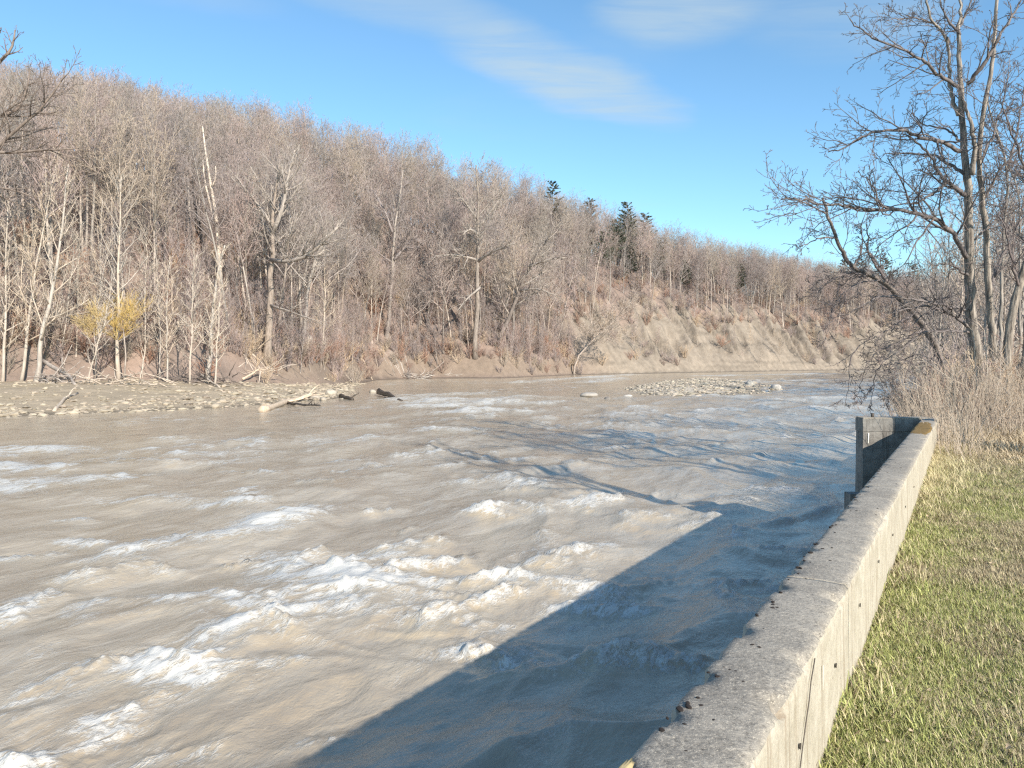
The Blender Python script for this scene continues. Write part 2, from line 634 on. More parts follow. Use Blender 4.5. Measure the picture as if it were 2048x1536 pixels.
def plain(name, c, rough=0.9, noise_amt=0.3, scale=20):
    m, nt, b = new_mat(name)
    g = nt.add('ShaderNodeTexCoord').outputs['Object']
    n = nt.noise(g, scale, 4, 0.6)
    col = nt.mix(n, tuple(v * (1 - noise_amt) for v in c) + (1,), tuple(v * (1 + noise_amt) for v in c) + (1,))
    nt.link(col, b.inputs['Base Color'])
    b.inputs['Roughness'].default_value = rough
    return m


M_MOSS = plain('dark_moss', (0.020, 0.014, 0.012), 1, 0.5, 90)
M_ORANGE = plain('orange_moss', (0.19, 0.115, 0.03), 1, 0.6, 25)
M_LICHEN = plain('yellow_lichen', (0.42, 0.33, 0.17), 1, 0.5, 60)
M_HOLE = plain('dark_hole', (0.07, 0.06, 0.05), 1)
M_WHITE = plain('lime_streak', (0.74, 0.71, 0.64), 0.9, 0.1)
M_RUST = plain('rusty_iron', (0.07, 0.055, 0.045), 0.7)
M_LEAF = plain('dry_leaf', (0.50, 0.38, 0.25), 0.8, 0.4, 12)

# muddy water with foam
m_water, nt, b = new_mat('muddy_water')
geo = nt.add('ShaderNodeTexCoord').outputs['Object']
flow = nt.mapping(geo, (1, 1, 1), (0, 0, math.radians(-59.5)))      # x now runs along the current
long_ = nt.mapping(flow, (0.35, 1, 1))
fo = nt.add('ShaderNodeAttribute', attribute_name='foam').outputs['Fac']
sil = nt.add('ShaderNodeAttribute', attribute_name='silt').outputs['Fac']
n1 = nt.noise(long_, 0.9, 6, 0.6, 1.2)
n2 = nt.noise(long_, 3.2, 6, 0.7, 1.6)
n3 = nt.noise(nt.mapping(flow, (0.55, 1, 1)), 14, 5, 0.7, 1.0)
web = nt.math('ABSOLUTE', nt.math('SUBTRACT', nt.noise(nt.mapping(flow, (0.5, 1, 1)), 2.3, 6, 0.68, 1.8), 0.5))
lace = nt.smooth(web, 0.085, 0.0)
base = nt.mix(nt.smooth(n1, 0.3, 0.7), (0.330, 0.273, 0.203, 1), (0.415, 0.354, 0.270, 1))
film = nt.noise(nt.mapping(flow, (0.22, 1, 1)), 1.1, 7, 0.62, 1.5)
base = nt.mix(nt.smooth(film, 0.47, 0.72, 0, 0.5), base, (0.52, 0.475, 0.40, 1))
base = nt.mix(nt.math('MULTIPLY', sil, 0.8), base, (0.45, 0.375, 0.265, 1))
stk = nt.noise(nt.mapping(flow, (0.16, 1.3, 1)), 5.0, 5, 0.65, 0.8)
wv = nt.mapping(flow, (0.42, 1, 1))
w1 = nt.math('MULTIPLY', nt.math('ABSOLUTE', nt.math('SUBTRACT', nt.noise(wv, 1.3, 7, 0.62, 1.4), 0.5)), 5.5)
w2 = nt.math('MULTIPLY', nt.math('ABSOLUTE', nt.math('SUBTRACT', nt.noise(wv, 4.2, 6, 0.66, 1.0), 0.5)), 5.0)
w3 = nt.math('MULTIPLY', nt.math('ABSOLUTE', nt.math('SUBTRACT', nt.noise(wv, 15, 4, 0.7, 0.6), 0.5)), 4.5)
pat = nt.math('SUBTRACT', 1.0, nt.math('ADD', nt.math('ADD', nt.math('MULTIPLY', w1, 0.36), nt.math('MULTIPLY', w2, 0.34)), nt.math('MULTIPLY', w3, 0.30)))
thr = nt.math('MULTIPLY_ADD', fo, -0.62, 0.86)
fam = nt.smooth(nt.math('SUBTRACT', pat, thr), -0.01, 0.40, 0, 0.92)
col = nt.mix(fam, base, (0.57, 0.56, 0.53, 1))
nt.link(col, b.inputs['Base Color'])
nt.link(nt.math('MULTIPLY_ADD', fam, 0.5, 0.14), b.inputs['Roughness'])
b.inputs['IOR'].default_value = 1.38
rip = nt.noise(nt.mapping(flow, (0.5, 1, 1)), 2.2, 6, 0.58, 0.8)
rip2 = nt.noise(nt.mapping(flow, (0.7, 1, 1)), 9, 5, 0.6, 0.6)
bp = nt.add('ShaderNodeBump')
bp.inputs['Strength'].default_value = 1.0
bp.inputs['Distance'].default_value = 0.042
rip3 = nt.noise(nt.mapping(flow, (0.8, 1, 1)), 24, 3, 0.6, 0.3)
hh = nt.math('ADD', rip, nt.math('ADD', nt.math('MULTIPLY', rip2, 0.34), nt.math('MULTIPLY', rip3, 0.12)))
hh = nt.math('ADD', hh, nt.math('MULTIPLY', fam, 0.22))
nt.link(hh, bp.inputs['Height'])
nt.link(bp.outputs[0], b.inputs['Normal'])

# ------------------------------------------------------------------ river
# standing waves and foam seen in the photograph: x0, y0, x1, y1, width (m), height (m), foam
RAPIDS = [
    (-60, 905, 110, 895, 1.5, 0.30, 0.95), (-40, 930, 70, 935, 1.4, 0.15, 0.80), (20, 965, 150, 962, 0.9, 0.15, 0.75), (-30, 978, 60, 975, .7, .1, .7),
    (170, 965, 290, 950, 0.8, 0.22, 0.62), (290, 1000, 345, 992, 0.7, 0.22, 0.62), (390, 998, 480, 1010, 0.6, 0.12, 0.42),
    (575, 1035, 622, 1022, 0.8, 0.36, 1.00), (490, 1062, 545, 1048, 0.7, 0.22, 0.85), (300, 1105, 470, 1072, 0.45, 0.16, 0.68),
    (215, 1118, 250, 1108, 0.4, 0.16, 0.62), (545, 1105, 560, 1150, 0.35, 0.10, 0.60), (590, 1130, 625, 1102, 0.4, 0.28, 0.78),
    (660, 1150, 765, 1162, 0.65, 0.30, 1.05), (700, 1180, 770, 1180, 0.40, 0.16, 1.0), (500, 1262, 700, 1215, 0.35, 0.20, 0.80),
    (400, 1292, 480, 1268, 0.3, 0.12, 0.68), (360, 1198, 540, 1206, 0.45, 0.06, 0.52), (560, 1195, 640, 1200, 0.4, 0.06, 0.50),
    (800, 1140, 925, 1118, 0.40, 0.36, 0.70), (880, 1165, 1000, 1155, 0.36, 0.26, 0.68), (1000, 1156, 1210, 1172, 0.36, 0.20, 0.62),
    (1075, 1128, 1140, 1108, 0.42, 0.34, 0.66), (865, 1240, 915, 1222, 0.42, 0.40, 0.60), (960, 1240, 1000, 1250, .3, .1, .45),
    (1160, 1010, 1215, 1000, 0.60, 0.40, 0.80), (1010, 955, 1065, 968, 0.60, 0.30, 0.72), (930, 962, 950, 962, 0.5, 0.2, 0.6),
    (975, 1025, 990, 1018, 0.40, 0.30, 0.60), (975, 920, 1070, 916, 0.60, 0.20, 0.52),
    (690, 885, 745, 878, 1.0, 0.30, 0.70), (840, 862, 960, 858, 1.2, 0.30, 0.58), (620, 882, 660, 878, .8, .2, .5),
    (815, 800, 860, 797, 3.0, 0.5, .62), (860, 806, 910, 801, 2.0, .4, .75), (900, 812, 1000, 805, 2.4, 0.55, .70), (930, 825, 985, 820, 1.6, 0.35, .75), (1000, 800, 1060, 795, 3.0, 0.4, 0.55), (870, 790, 960, 788, 3, .35, .55),
    (1100, 806, 1120, 804, 1.5, 0.3, 0.6), (1160, 757, 1260, 750, 3.6, 0.5, 0.9), (1180, 765, 1240, 757, 3, .4, .7), (1050, 765, 1110, 760, 3, .4, .6),
    (330, 1335, 415, 1335, 0.38, 0.30, 1.05), (340, 1355, 410, 1360, 0.28, 0.10, 0.90), (210, 1340, 290, 1330, 0.22, 0.16, 0.66),
    (60, 1395, 200, 1350, 0.22, 0.12, 0.58), (220, 1440, 330, 1390, 0.20, 0.10, 0.62), (170, 1490, 260, 1450, 0.2, 0.08, 0.56),
    (20, 1240, 105, 1200, 0.32, 0.24, 0.74), (-20, 1258, 30, 1245, .25, .1, .7), (150, 1240, 205, 1212, 0.3, 0.14, 0.62),
    (-30, 1510, 50, 1520, 0.30, 0.2, 0.85), (40, 1525, 100, 1522, .2, .1, .6), (310, 1500, 430, 1490, 0.22, 0.08, 0.52), (340, 1215, 370, 1212, .3, .1, .5),
    (640, 1470, 690, 1465, .15, .06, .5), (480, 1340, 600, 1320, .22, .08, .42),
    (1210, 1170, 1260, 1210, .3, .1, .50), (1150, 1245, 1240, 1235, .25, .06, .42), (1200, 1190, 1330, 1160, .28, .2, .42), (1060, 1325, 1140, 1330, .2, .04, .42),
    (1460, 862, 1560, 850, 1.2, 0.4, 0.60), (1660, 885, 1730, 878, 0.9, 0.45, 0.50), (1570, 930, 1650, 925, .8, .3, .36), (1440, 890, 1520, 885, .9, .3, .45),
    (1430, 1020, 1500, 1008, 1.2, 0.42, 0.35), (1390, 1050, 1420, 1048, .5, .2, .5), (1300, 900, 1350, 896, .8, .2, .4),
    (1420, 752, 1640, 748, 4, .4, .75), (1500, 765, 1660, 760, 3, .4, .65), (1560, 800, 1680, 795, 2, .3, .55), (1600, 780, 1690, 778, 2.4, .3, .6), (1620, 820, 1720, 815, 1.6, .3, .5), (1350, 840, 1420, 836, 1, .2, .35),
]


def build_river():
    az = np.concatenate([np.radians(np.linspace(-150, -41, 90, endpoint=False)), np.radians(np.linspace(-41, 41, 640, endpoint=False)),
                         np.radians(np.linspace(41, 95, 40))])
    r = [2.0]
    while r[-1] < 520:
        q = r[-1]
        r.append(q + min(max(0.03, q * q / (4.2 * 770) * 1.5), 0.75 if q < 150 else 2.0))
    r = np.array(r)
    RR, AA = np.meshgrid(r, az, indexing='ij')
    X = RR * np.sin(AA)
    Y = RR * np.cos(AA)
    t, a = to_ta(X, Y)
    wt = t + 2.2 * noise2(t / 8, a / 5, 1) + 0.7 * noise2(t / 2.5, a / 2, 2)
    wa = a + 1.2 * noise2(t / 7, a / 6, 3) + 0.4 * noise2(t / 2.2, a / 2.2, 4)
    turb = sstep(fbm(t / 30, a / 14, 5, 3), -0.45, 0.5)
    calm = 1 - sstep(a, -30, -44)
    ridge = (1 - np.abs(noise2(wt / 5.2, wa / 3.6, 6)) * 1.6)
    ridge = np.clip(ridge, 0, 1) ** 2
    ridge2 = np.clip(1 - np.abs(noise2(wt / 2.1, wa / 1.7, 7)) * 1.7, 0, 1) ** 2
    amp = 0.35 + 0.65 * turb
    h = 0.17 * (ridge - 0.35) * amp + 0.075 * (ridge2 - 0.3) * amp
    h = h + 0.17 * noise2(wt / 9, wa / 4, 8) + 0.07 * noise2(wt / 3.4, wa / 2, 18) + 0.035 * noise2(wt / 1.1, wa / 0.9, 9) + 0.012 * noise2(wt / 0.5, wa / 0.42, 10)
    h = h + 0.005 * noise2(t / 0.22, a / 0.2, 11)
    nearwall = sstep(a, -9, -1)
    h = h * (1 - 0.10 * nearwall) * (0.5 + 0.5 * calm)
    foam = 0.42 * (ridge * turb - 0.40) + 0.30 * (ridge2 * turb - 0.38) + 0.24 * fbm(wt / 9, wa / 1.0, 12, 4) + 0.20 * turb * fbm(wt / 3, wa / 0.8, 13, 3) + 0.17
    foam = foam - 0.10 * nearwall - 0.12 * (1 - calm)
    silt = 0.30 * sstep(fbm(t / 10, a / 4, 15, 3), 0.1, 0.8)
    feats = [(G(x0, y0), G(x1, y1), wd, hg, fm) for (x0, y0, x1, y1, wd, hg, fm) in RAPIDS]
    # small whitecaps scattered over the rougher middle of the river
    R = random.Random(5)
    for i in range(150):
        tt, aa = 8 * (90 / 8) ** R.random(), -R.uniform(1.5, 36)
        if aa < -12 and tt < 12:
            aa = -R.uniform(1.5, 20)
        sz = R.uniform(0.5, 1.5) * (0.6 + tt / 50)
        an = TH + R.choice((R.gauss(1.25, 0.35), R.gauss(0.25, 0.3)))
        c = (tt * ST + aa * CT, tt * CT - aa * ST)
        v = (math.sin(an) * sz / 2, math.cos(an) * sz / 2)
        feats.append(((c[0] - v[0], c[1] - v[1]), (c[0] + v[0], c[1] + v[1]), 0.30 * sz ** 0.8, R.uniform(0.10, 0.28), R.uniform(0.35, 0.80)))
    for p, q, wd, hg, fm in feats:
        dx, dy = q[0] - p[0], q[1] - p[1]
        l2 = dx * dx + dy * dy + 1e-6
        m = (X > min(p[0], q[0]) - 5 * wd) & (X < max(p[0], q[0]) + 5 * wd) & (Y > min(p[1], q[1]) - 5 * wd) & (Y < max(p[1], q[1]) + 5 * wd)
        if not m.any():
            continue
        xs = X[m] + wd * 0.55 * noise2(X[m] / wd / 1.4, Y[m] / wd / 1.4, 20)
        ys = Y[m] + wd * 0.55 * noise2(X[m] / wd / 1.4, Y[m] / wd / 1.4, 21)
        k = np.clip(((xs - p[0]) * dx + (ys - p[1]) * dy) / l2, 0, 1)
        ex, ey = xs - p[0] - k * dx, ys - p[1] - k * dy
        d2 = (ex * ex + ey * ey) / (wd * wd)
        h[m] += 0.66 * hg * np.exp(-1.25 * np.sqrt(d2 + 0.03)) * (1 + 0.5 * noise2(X[m] / wd * 1.6, Y[m] / wd * 1.6, 22))
        # a trough on the downstream side
        h[m] -= 0.25 * hg * np.exp(-((ex + 0.6 * wd) ** 2 + (ey - 1.4 * wd) ** 2) / (wd * wd))
        up = np.exp(-d2 * 0.8)
        trail = np.exp(-((ex + 0.7 * wd) ** 2 / (1.5 * wd) ** 2 + (ey + 0.5 * wd) ** 2 / (1.0 * wd) ** 2))
        foam[m] = np.maximum(foam[m], foam[m] * 0.45 + fm * (0.46 * up + 0.54 * trail))
        silt[m] = np.maximum(silt[m], 0.9 * np.exp(-((ex + 0.2 * wd) ** 2 + (ey + 1.0 * wd) ** 2) / (1.3 * wd * wd)) * min(1, hg * 3))
    # quiet strip along the gravel bar
    dw, _ = poly_sd(X, Y, SHORE)
    sh = sstep(-dw, 0.3, 7)
    h = h * (0.15 + 0.85 * sh)
    foam = foam - 0.35 * (1 - sh) * (dw > -4)
    V = np.stack([X, Y, h], -1).reshape(-1, 3)
    n, m_ = X.shape
    i = np.arange(n - 1)[:, None] * m_ + np.arange(m_ - 1)[None, :]
    q = np.stack([i, i + m_, i + m_ + 1, i + 1], -1).reshape(-1, 4)
    # leave out the part under the hill and under the lawn
    cx, cy = V[q, 0].mean(1), V[q, 1].mean(1)
    dq, _ = poly_sd(cx, cy, SHORE)
    tq, aq = to_ta(cx, cy)
    keep = (dq < 5) & (aq < np.where(tq < 18.5, -0.6, 2.0)) & (tq > -25)
    q = q[keep]
    used = np.unique(q)
    remap = np.full(len(V), -1)
    remap[used] = np.arange(len(used))
    me = mesh_np('river', V[used], remap[q], [m_water], True, None,
                 {'foam': foam.ravel()[used], 'silt': silt.ravel()[used]})
    obj('river', me, kind='structure')


build_river()


# ------------------------------------------------------------------ hillside, gravel bar, clay bank
def build_hillside():
    xs = np.concatenate([np.arange(-190, -5, 1.5), np.arange(-5, 150, 0.62), np.arange(150, 400, 2.5)])
    ys = np.concatenate([np.arange(-20, 155, 1.4), np.arange(155, 300, 0.62), np.arange(300, 470, 2.0)])
    X, Y = np.meshgrid(xs, ys)
    z, dw, d, arc, cw, prof, gl = terrain(X, Y, True)
    nb = fbm(X / 6, Y / 6, 91, 4)
    nf = fbm(X / 1.6, Y / 1.6, 92, 3)
    litter = np.array([0.24, 0.182, 0.150]) * (1 + 0.30 * nb + 0.2 * nf)[..., None]
    red = np.array([0.25, 0.178, 0.140])
    litter = litter + (red - litter) * (sstep(nb, 0, 0.7) * 0.7)[..., None]
    gravel = np.array([0.35, 0.282, 0.20]) * (1 + 0.22 * nf)[..., None]
    grass = np.array([0.36, 0.285, 0.180])
    gw = sstep(nb + 0.25 * nf, 0.0, 0.5) * sstep(dw, 6, 14)
    gravel = gravel + (grass - gravel) * (0.65 * gw)[..., None]
    wet = 1 - sstep(z, 0.02, 0.22)
    clay = np.array([0.245, 0.203, 0.160]) * (1 + 0.16 * nf + 0.12 * nb)[..., None]
    band = sstep(noise2(z / 1.1 + 0.4 * nb, arc / 40, 93), 0.15, 0.6)
    clay = clay * (1 - 0.30 * band)[..., None]
    c = gravel + (litter - gravel) * sstep(d, -5, 0)[..., None]
    bare = cw * (1 - sstep(d + 3.5 * nb - 5 * (gl - 0.3), 14, 21))
    c = c + (clay - c) * bare[..., None]
    cut = (1 - cw) * sstep(d, -1, 0.5) * (1 - sstep(d, 1.5, 3.5)) * (1 - sstep(dw - d, 6, 14))
    c = c + (np.array([0.215, 0.165, 0.125]) - c) * (0.8 * cut)[..., None]
    c = c * (1 - 0.5 * wet)[..., None]
    V = np.stack([X, Y, z], -1).reshape(-1, 3)
    n, m_ = X.shape
    i = np.arange(n - 1)[:, None] * m_ + np.arange(m_ - 1)[None, :]
    q = np.stack([i, i + 1, i + m_ + 1, i + m_], -1).reshape(-1, 4)
    dq = dw.ravel()[q].max(1)
    az = np.degrees(np.arctan2(V[q, 0].mean(1), V[q, 1].mean(1)))
    q = q[(dq > -5) & (az > -75) & (az < 60)]
    used = np.unique(q)
    remap = np.full(len(V), -1)
    remap[used] = np.arange(len(used))
    obj('hillside', mesh_np('hillside', V[used], remap[q], [M_GROUND], True, np.clip(c.reshape(-1, 3)[used], 0.01, 0.9)), kind='structure')


build_hillside()

# gravel island in mid river: measured at the water's edge
ISL = [G(x, y)[:2] for x, y in ((1250, 778), (1290, 770), (1340, 762), (1400, 757), (1470, 760), (1520, 768), (1556, 778),
                                (1520, 786), (1460, 789), (1400, 788), (1360, 795), (1320, 792), (1275, 785))]
ISL_C = np.mean(ISL, axis=0)
ISL_LOOP = [tuple(p) for p in ISL] + [tuple(ISL[0])]


def island_z(x, y):
    x, y = np.asarray(x, float), np.asarray(y, float)
    d, _ = poly_sd(x, y, ISL_LOOP)
    ins = np.zeros(x.shape, bool)
    for (ax, ay), (bx, by) in zip(ISL_LOOP[:-1], ISL_LOOP[1:]):
        ins ^= ((ay > y) != (by > y)) & (x < (bx - ax) * (y - ay) / (by - ay + 1e-12) + ax)
    d = np.where(ins, 1, -1) * np.abs(d)
    d = d + 0.9 * fbm(np.asarray(x) / 4, np.asarray(y) / 4, 101, 2)
    return np.where(d > 0, 0.05 + 0.42 * sstep(d, 0, 7) + 0.08 * fbm(np.asarray(x) / 2, np.asarray(y) / 2, 102, 2), 0.15 * np.maximum(d, -6)), d


def build_island():
    xs = np.arange(ISL_C[0] - 45, ISL_C[0] + 50, 0.7)
    ys = np.arange(ISL_C[1] - 60, ISL_C[1] + 70, 0.7)
    X, Y = np.meshgrid(xs, ys)
    z, d = island_z(X, Y)
    nf = fbm(X / 1.5, Y / 1.5, 103, 3)
    c = np.array([0.46, 0.40, 0.32]) * (1 + 0.2 * nf)[..., None]
    c = c * (1 - 0.45 * (1 - sstep(z, 0.05, 0.2)))[..., None]
    V = np.stack([X, Y, z], -1).reshape(-1, 3)
    n, m_ = X.shape
    i = np.arange(n - 1)[:, None] * m_ + np.arange(m_ - 1)[None, :]
    q = np.stack([i, i + 1, i + m_ + 1, i + m_], -1).reshape(-1, 4)
    q = q[d.ravel()[q].max(1) > -3]
    used = np.unique(q)
    remap = np.full(len(V), -1)
    remap[used] = np.arange(len(used))
    obj('gravel_island', mesh_np('gravel_island', V[used], remap[q], [M_GROUND], True, np.clip(c.reshape(-1, 3)[used], 0.01, 0.9)), kind='structure')


build_island()

# a stone: a dented icosahedron subdivided once
PHI = (1 + 5 ** 0.5) / 2
ICO_V = np.array([(-1, PHI, 0), (1, PHI, 0), (-1, -PHI, 0), (1, -PHI, 0), (0, -1, PHI), (0, 1, PHI), (0, -1, -PHI), (0, 1, -PHI),
                  (PHI, 0, -1), (PHI, 0, 1), (-PHI, 0, -1), (-PHI, 0, 1)]) / math.sqrt(1 + PHI * PHI)
ICO_F = np.array([(0, 11, 5), (0, 5, 1), (0, 1, 7), (0, 7, 10), (0, 10, 11), (1, 5, 9), (5, 11, 4), (11, 10, 2), (10, 7, 6), (7, 1, 8),
                  (3, 9, 4), (3, 4, 2), (3, 2, 6), (3, 6, 8), (3, 8, 9), (4, 9, 5), (2, 4, 11), (6, 2, 10), (8, 6, 7), (9, 8, 1)])


def subdiv(V, Fc):
    V = [tuple(v) for v in V]
    mid = {}
    out = []

    def m(a, b):
        k = (min(a, b), max(a, b))
        if k not in mid:
            p = np.array(V[a]) + np.array(V[b])
            V.append(tuple(p / np.linalg.norm(p)))
            mid[k] = len(V) - 1
        return mid[k]
    for a, b_, c in Fc:
        x, y, z = m(a, b_), m(b_, c), m(c, a)
        out += [(a, x, z), (b_, y, x), (c, z, y), (x, y, z)]
    return np.array(V), np.array(out)


ICO2_V, ICO2_F = subdiv(ICO_V, ICO_F)
ICO3_V, ICO3_F = subdiv(ICO2_V, ICO2_F)


def stones_mesh(name, pos, size, rs, tint, smooth=False):
    n = len(pos)
    V = np.repeat(ICO_V[None], n, 0) * rs.uniform(0.75, 1.2, (n, 12, 1))
    V = V * (size[:, None, None] * rs.uniform([0.75, 0.6, 0.28], [1.4, 1.0, 0.5], (n, 3))[:, None, :])
    a = rs.uniform(0, 6.28, n)
    c, s = np.cos(a), np.sin(a)
    x = V[..., 0] * c[:, None] - V[..., 1] * s[:, None]
    y = V[..., 0] * s[:, None] + V[..., 1] * c[:, None]
    V = np.stack([x, y, V[..., 2]], -1) + pos[:, None, :]
    Fc = (np.arange(n)[:, None, None] * 12 + ICO_F[None]).reshape(-1, 3)
    cc = np.asarray(tint)[None, :] * rs.uniform(0.66, 1.2, (n, 1)) * (1 + rs.uniform(-0.02, 0.02, (n, 3)))
    cols = np.repeat(cc, 12, 0)
    return mesh_np(name, V.reshape(-1, 3), Fc, [M_STONE], smooth, np.clip(cols, 0.02, 0.85))


rs = np.random.RandomState(7)
P = rs.uniform((-75, 42), (-10, 125), (90000, 2))
zz, dw_, d_, *_ = terrain(P[:, 0], P[:, 1], True)
dens = (1 - 0.85 * sstep(dw_ + 5 * fbm(P[:, 0] / 7, P[:, 1] / 7, 112, 2), 4, 13)) * sstep(1.0 - d_, 0.2, 1.5) * (0.4 + 0.6 * sstep(fbm(P[:, 0] / 5, P[:, 1] / 5, 111, 2), -0.5, 0.4))
az_ = np.degrees(np.arctan2(P[:, 0], P[:, 1]))
k = (dw_ > -0.9) & (d_ < 0.8) & (rs.rand(len(P)) < dens) & (np.abs(az_) < 38)
k = np.where(k)[0][:9000]
sz = rs.gamma(1.8, 0.062, len(k)).clip(0.05, 0.55)
me = stones_mesh('gravel', np.column_stack([P[k], zz[k] + 0.25 * sz - 0.05]), sz, rs, (0.365, 0.305, 0.23))
obj('gravel', me, kind='stuff', label='pale rounded cobbles and gravel covering the bar at the far bank', cat='gravel')

P = rs.uniform(ISL_C - 50, ISL_C + 60, (60000, 2))
zz, di = island_z(P[:, 0], P[:, 1])
k = np.where(di > -0.9)[0][:8000]
sz = rs.gamma(2.0, 0.06, len(k)).clip(0.06, 0.45)
me = stones_mesh('cobbles', np.column_stack([P[k], zz[k] + 0.2 * sz]), sz, rs, (0.39, 0.338, 0.268))
obj('cobbles', me, kind='stuff', label='bleached cobbles heaped on the low island in mid river', cat='cobbles')


def boulder(name, loc, size, seed, label, tint=(0.40, 0.35, 0.285), group=None, squash=0.7, cat='boulder'):
    r = np.random.RandomState(seed)
    V = ICO3_V * (1 + 0.16 * noise2(ICO3_V[:, 0] * 1.5 + seed, ICO3_V[:, 1] * 1.5 + ICO3_V[:, 2], seed)
                  + 0.07 * noise2(ICO3_V[:, 0] * 4 + seed, ICO3_V[:, 2] * 4 + ICO3_V[:, 1], seed + 1))[:, None]
    V = V * np.array([size * r.uniform(0.9, 1.2), size * r.uniform(0.75, 1.0), size * squash])
    cols = np.repeat(np.array([tint]), len(V), 0) * r.uniform(0.85, 1.1)
    o = obj(name, mesh_np(name, V, ICO3_F, [M_STONE], True, cols), None, None, label, cat, group, loc)
    o.rotation_euler = (0, 0, r.uniform(0, 6))
    return o


b_ = W(610, 729, 117)
b_[2] = tz(b_[0], b_[1]) + 0.7
boulder('boulder', b_, 1.25, 3, 'large round grey boulder lodged on the brown bank above the gravel bar', (0.42, 0.36, 0.30), None, 0.85)
b_ = G(662, 791)
boulder('boulder', (b_[0], b_[1], 0.25), 0.62, 4, 'pale boulder standing in shallow water off the tip of the gravel bar')
b_ = G(630, 799)
boulder('boulder', (b_[0], b_[1], 0.12), 0.5, 5, 'low pale boulder at the water beside the big driftwood log')
b_ = G(646, 801)
boulder('boulder', (b_[0], b_[1], 0.1), 0.38, 15, 'small flat boulder at the edge of the bar right of the driftwood log')
b_ = G(1178, 794)
boulder('boulder', (b_[0], b_[1], 0.2), 0.9, 6, 'broad pale boulder in the river to the left of the gravel island', (0.33, 0.30, 0.265), None, 0.34)
b_ = G(1215, 798)
boulder('boulder', (b_[0], b_[1], 0.0), 0.35, 7, 'small dark boulder just above water below the broad pale boulder', (0.2, 0.18, 0.16))
b_ = G(1256, 796)
boulder('boulder', (b_[0], b_[1], 0.05), 0.45, 8, 'small white boulder alone in the water before the gravel island', (0.47, 0.43, 0.38))
b_ = G(1552, 779)
boulder('boulder', (b_[0], b_[1], 0.2), 0.75, 9, 'white boulder at the downstream tip of the gravel island', (0.47, 0.43, 0.38))
b_ = G(1500, 771, 0.3)
boulder('boulder', (b_[0], b_[1], 0.4), 0.9, 10, 'squat boulder on the back edge of the gravel island near its tip', (0.5, 0.45, 0.38))
b_ = G(745, 785)
boulder('boulder', (b_[0], b_[1], 0.08), 0.42, 12, 'small pale boulder in the water just upstream of the dark log')
for i, (px, py, s) in enumerate([(60, 808, .5), (205, 800, .62), (260, 812, .5), (330, 806, .55), (395, 797, .6), (432, 812, .62), (350, 818, .45),
                                 (470, 806, .55), (505, 797, .5), (150, 822, .45), (470, 790, .5), (560, 783, .5), (600, 790, .45), (540, 806, .4)]):
    p = G(px, py, 0.3)
    zt = tz(p[0], p[1])
    p = G(px, py, max(zt, 0.1))
    boulder('boulder', (p[0] + 0.8 * math.sin(i * 5.1), p[1] + 1.2 * math.sin(i * 3.3), tz(p[0], p[1]) + 0.03), s * (0.5 + 0.25 * (i % 3) / 2), 30 + i, 'large pale rounded stone among the cobbles of the gravel bar',
            (0.40, 0.335, 0.255), 'large stones on the gravel bar', 0.6, 'stone')


# driftwood
def log_path(pix, D=None, lift=0.1):
    out = []
    for p in pix:
        g = W(p[0], p[1], p[2]) if len(p) > 2 else G(p[0], p[1], 0.4)
        z = g[2] if len(p) > 2 else max(tz(g[0], g[1]), 0.0) + lift
        out.append((g[0], g[1], z))
    return out


def smooth_path(pts, n, R, jit):
    P = np.array(pts, float)
    d = np.r_[0, np.cumsum(np.linalg.norm(np.diff(P, axis=0), axis=1))]
    s = np.linspace(0, d[-1], n)
    Q = np.stack([np.interp(s, d, P[:, i]) for i in range(3)], 1)
    for _ in range(2):
        Q[1:-1] = 0.25 * Q[:-2] + 0.5 * Q[1:-1] + 0.25 * Q[2:]
    Q[1:-1] += np.array([[R.gauss(0, jit) for _ in range(3)] for _ in range(n - 2)])
    return [tuple(q) for q in Q]


def drift(name, pts, r0, r1, mat, label, stubs=3, seed=1, group=None):
    R = random.Random(seed)
    T = Tubes()
    n = 9
    q = smooth_path(pts, n, R, r0 * 0.25)
    T.add(q, [(r0 + (r1 - r0) * i / (n - 1)) * R.uniform(0.88, 1.12) for i in range(n)], 8)
    for i in range(stubs):
        p, d = interp(q, R.uniform(0.35, 0.97))
        dd = side_dir(R, d, R.uniform(0.6, 1.2))
        dd = (dd[0], dd[1], abs(dd[2]))
        l = R.uniform(4, 14) * r0
        T.add(limb(R, p, dd, l, 5, 0.15, 0), [r1 * 0.8 * (1 - 0.17 * k) for k in range(5)], 5)
    return obj(name, T.mesh(name, [mat], 0.25), None, None, label, 'driftwood', group)


drift('driftwood_log', log_path([(522, 816), (552, 806), (575, 798), (600, 794), (627, 790)], lift=0.25), 0.25, 0.13, M_WOOD,
      'big bleached driftwood log forked at one end lying out over the water', 4, 3)
drift('driftwood_log', log_path([(575, 800), (600, 803), (640, 805)], lift=0.15), 0.12, 0.06, M_WETWOOD, 'thin dark driftwood branch beneath the big bleached log', 4, 5)
drift('sunken_log', [tuple(G(758, 783, 0.45)), tuple(G(780, 791, 0.3)), tuple(G(806, 806, -0.05))], 0.30, 0.20, M_WETWOOD,
      'dark wet log slanting out of the rapids downstream of the bar', 0, 7)
drift('sunken_log', [tuple(G(680, 792, 0.22)), tuple(G(706, 799, 0.05))], 0.2, 0.14, M_WETWOOD, 'short dark wet log in shallow water right of the pale boulder', 1, 8)
drift('driftwood_log', log_path([(72, 793), (100, 788), (136, 785)]), 0.16, 0.08, M_WOOD, 'thin bleached pole on the grassy left part of the bar', 2, 9)
drift('driftwood_log', log_path([(108, 816), (130, 807), (156, 801)]), 0.15, 0.08, M_WOOD, 'bleached pole lying among cobbles near the water at left', 2, 10)
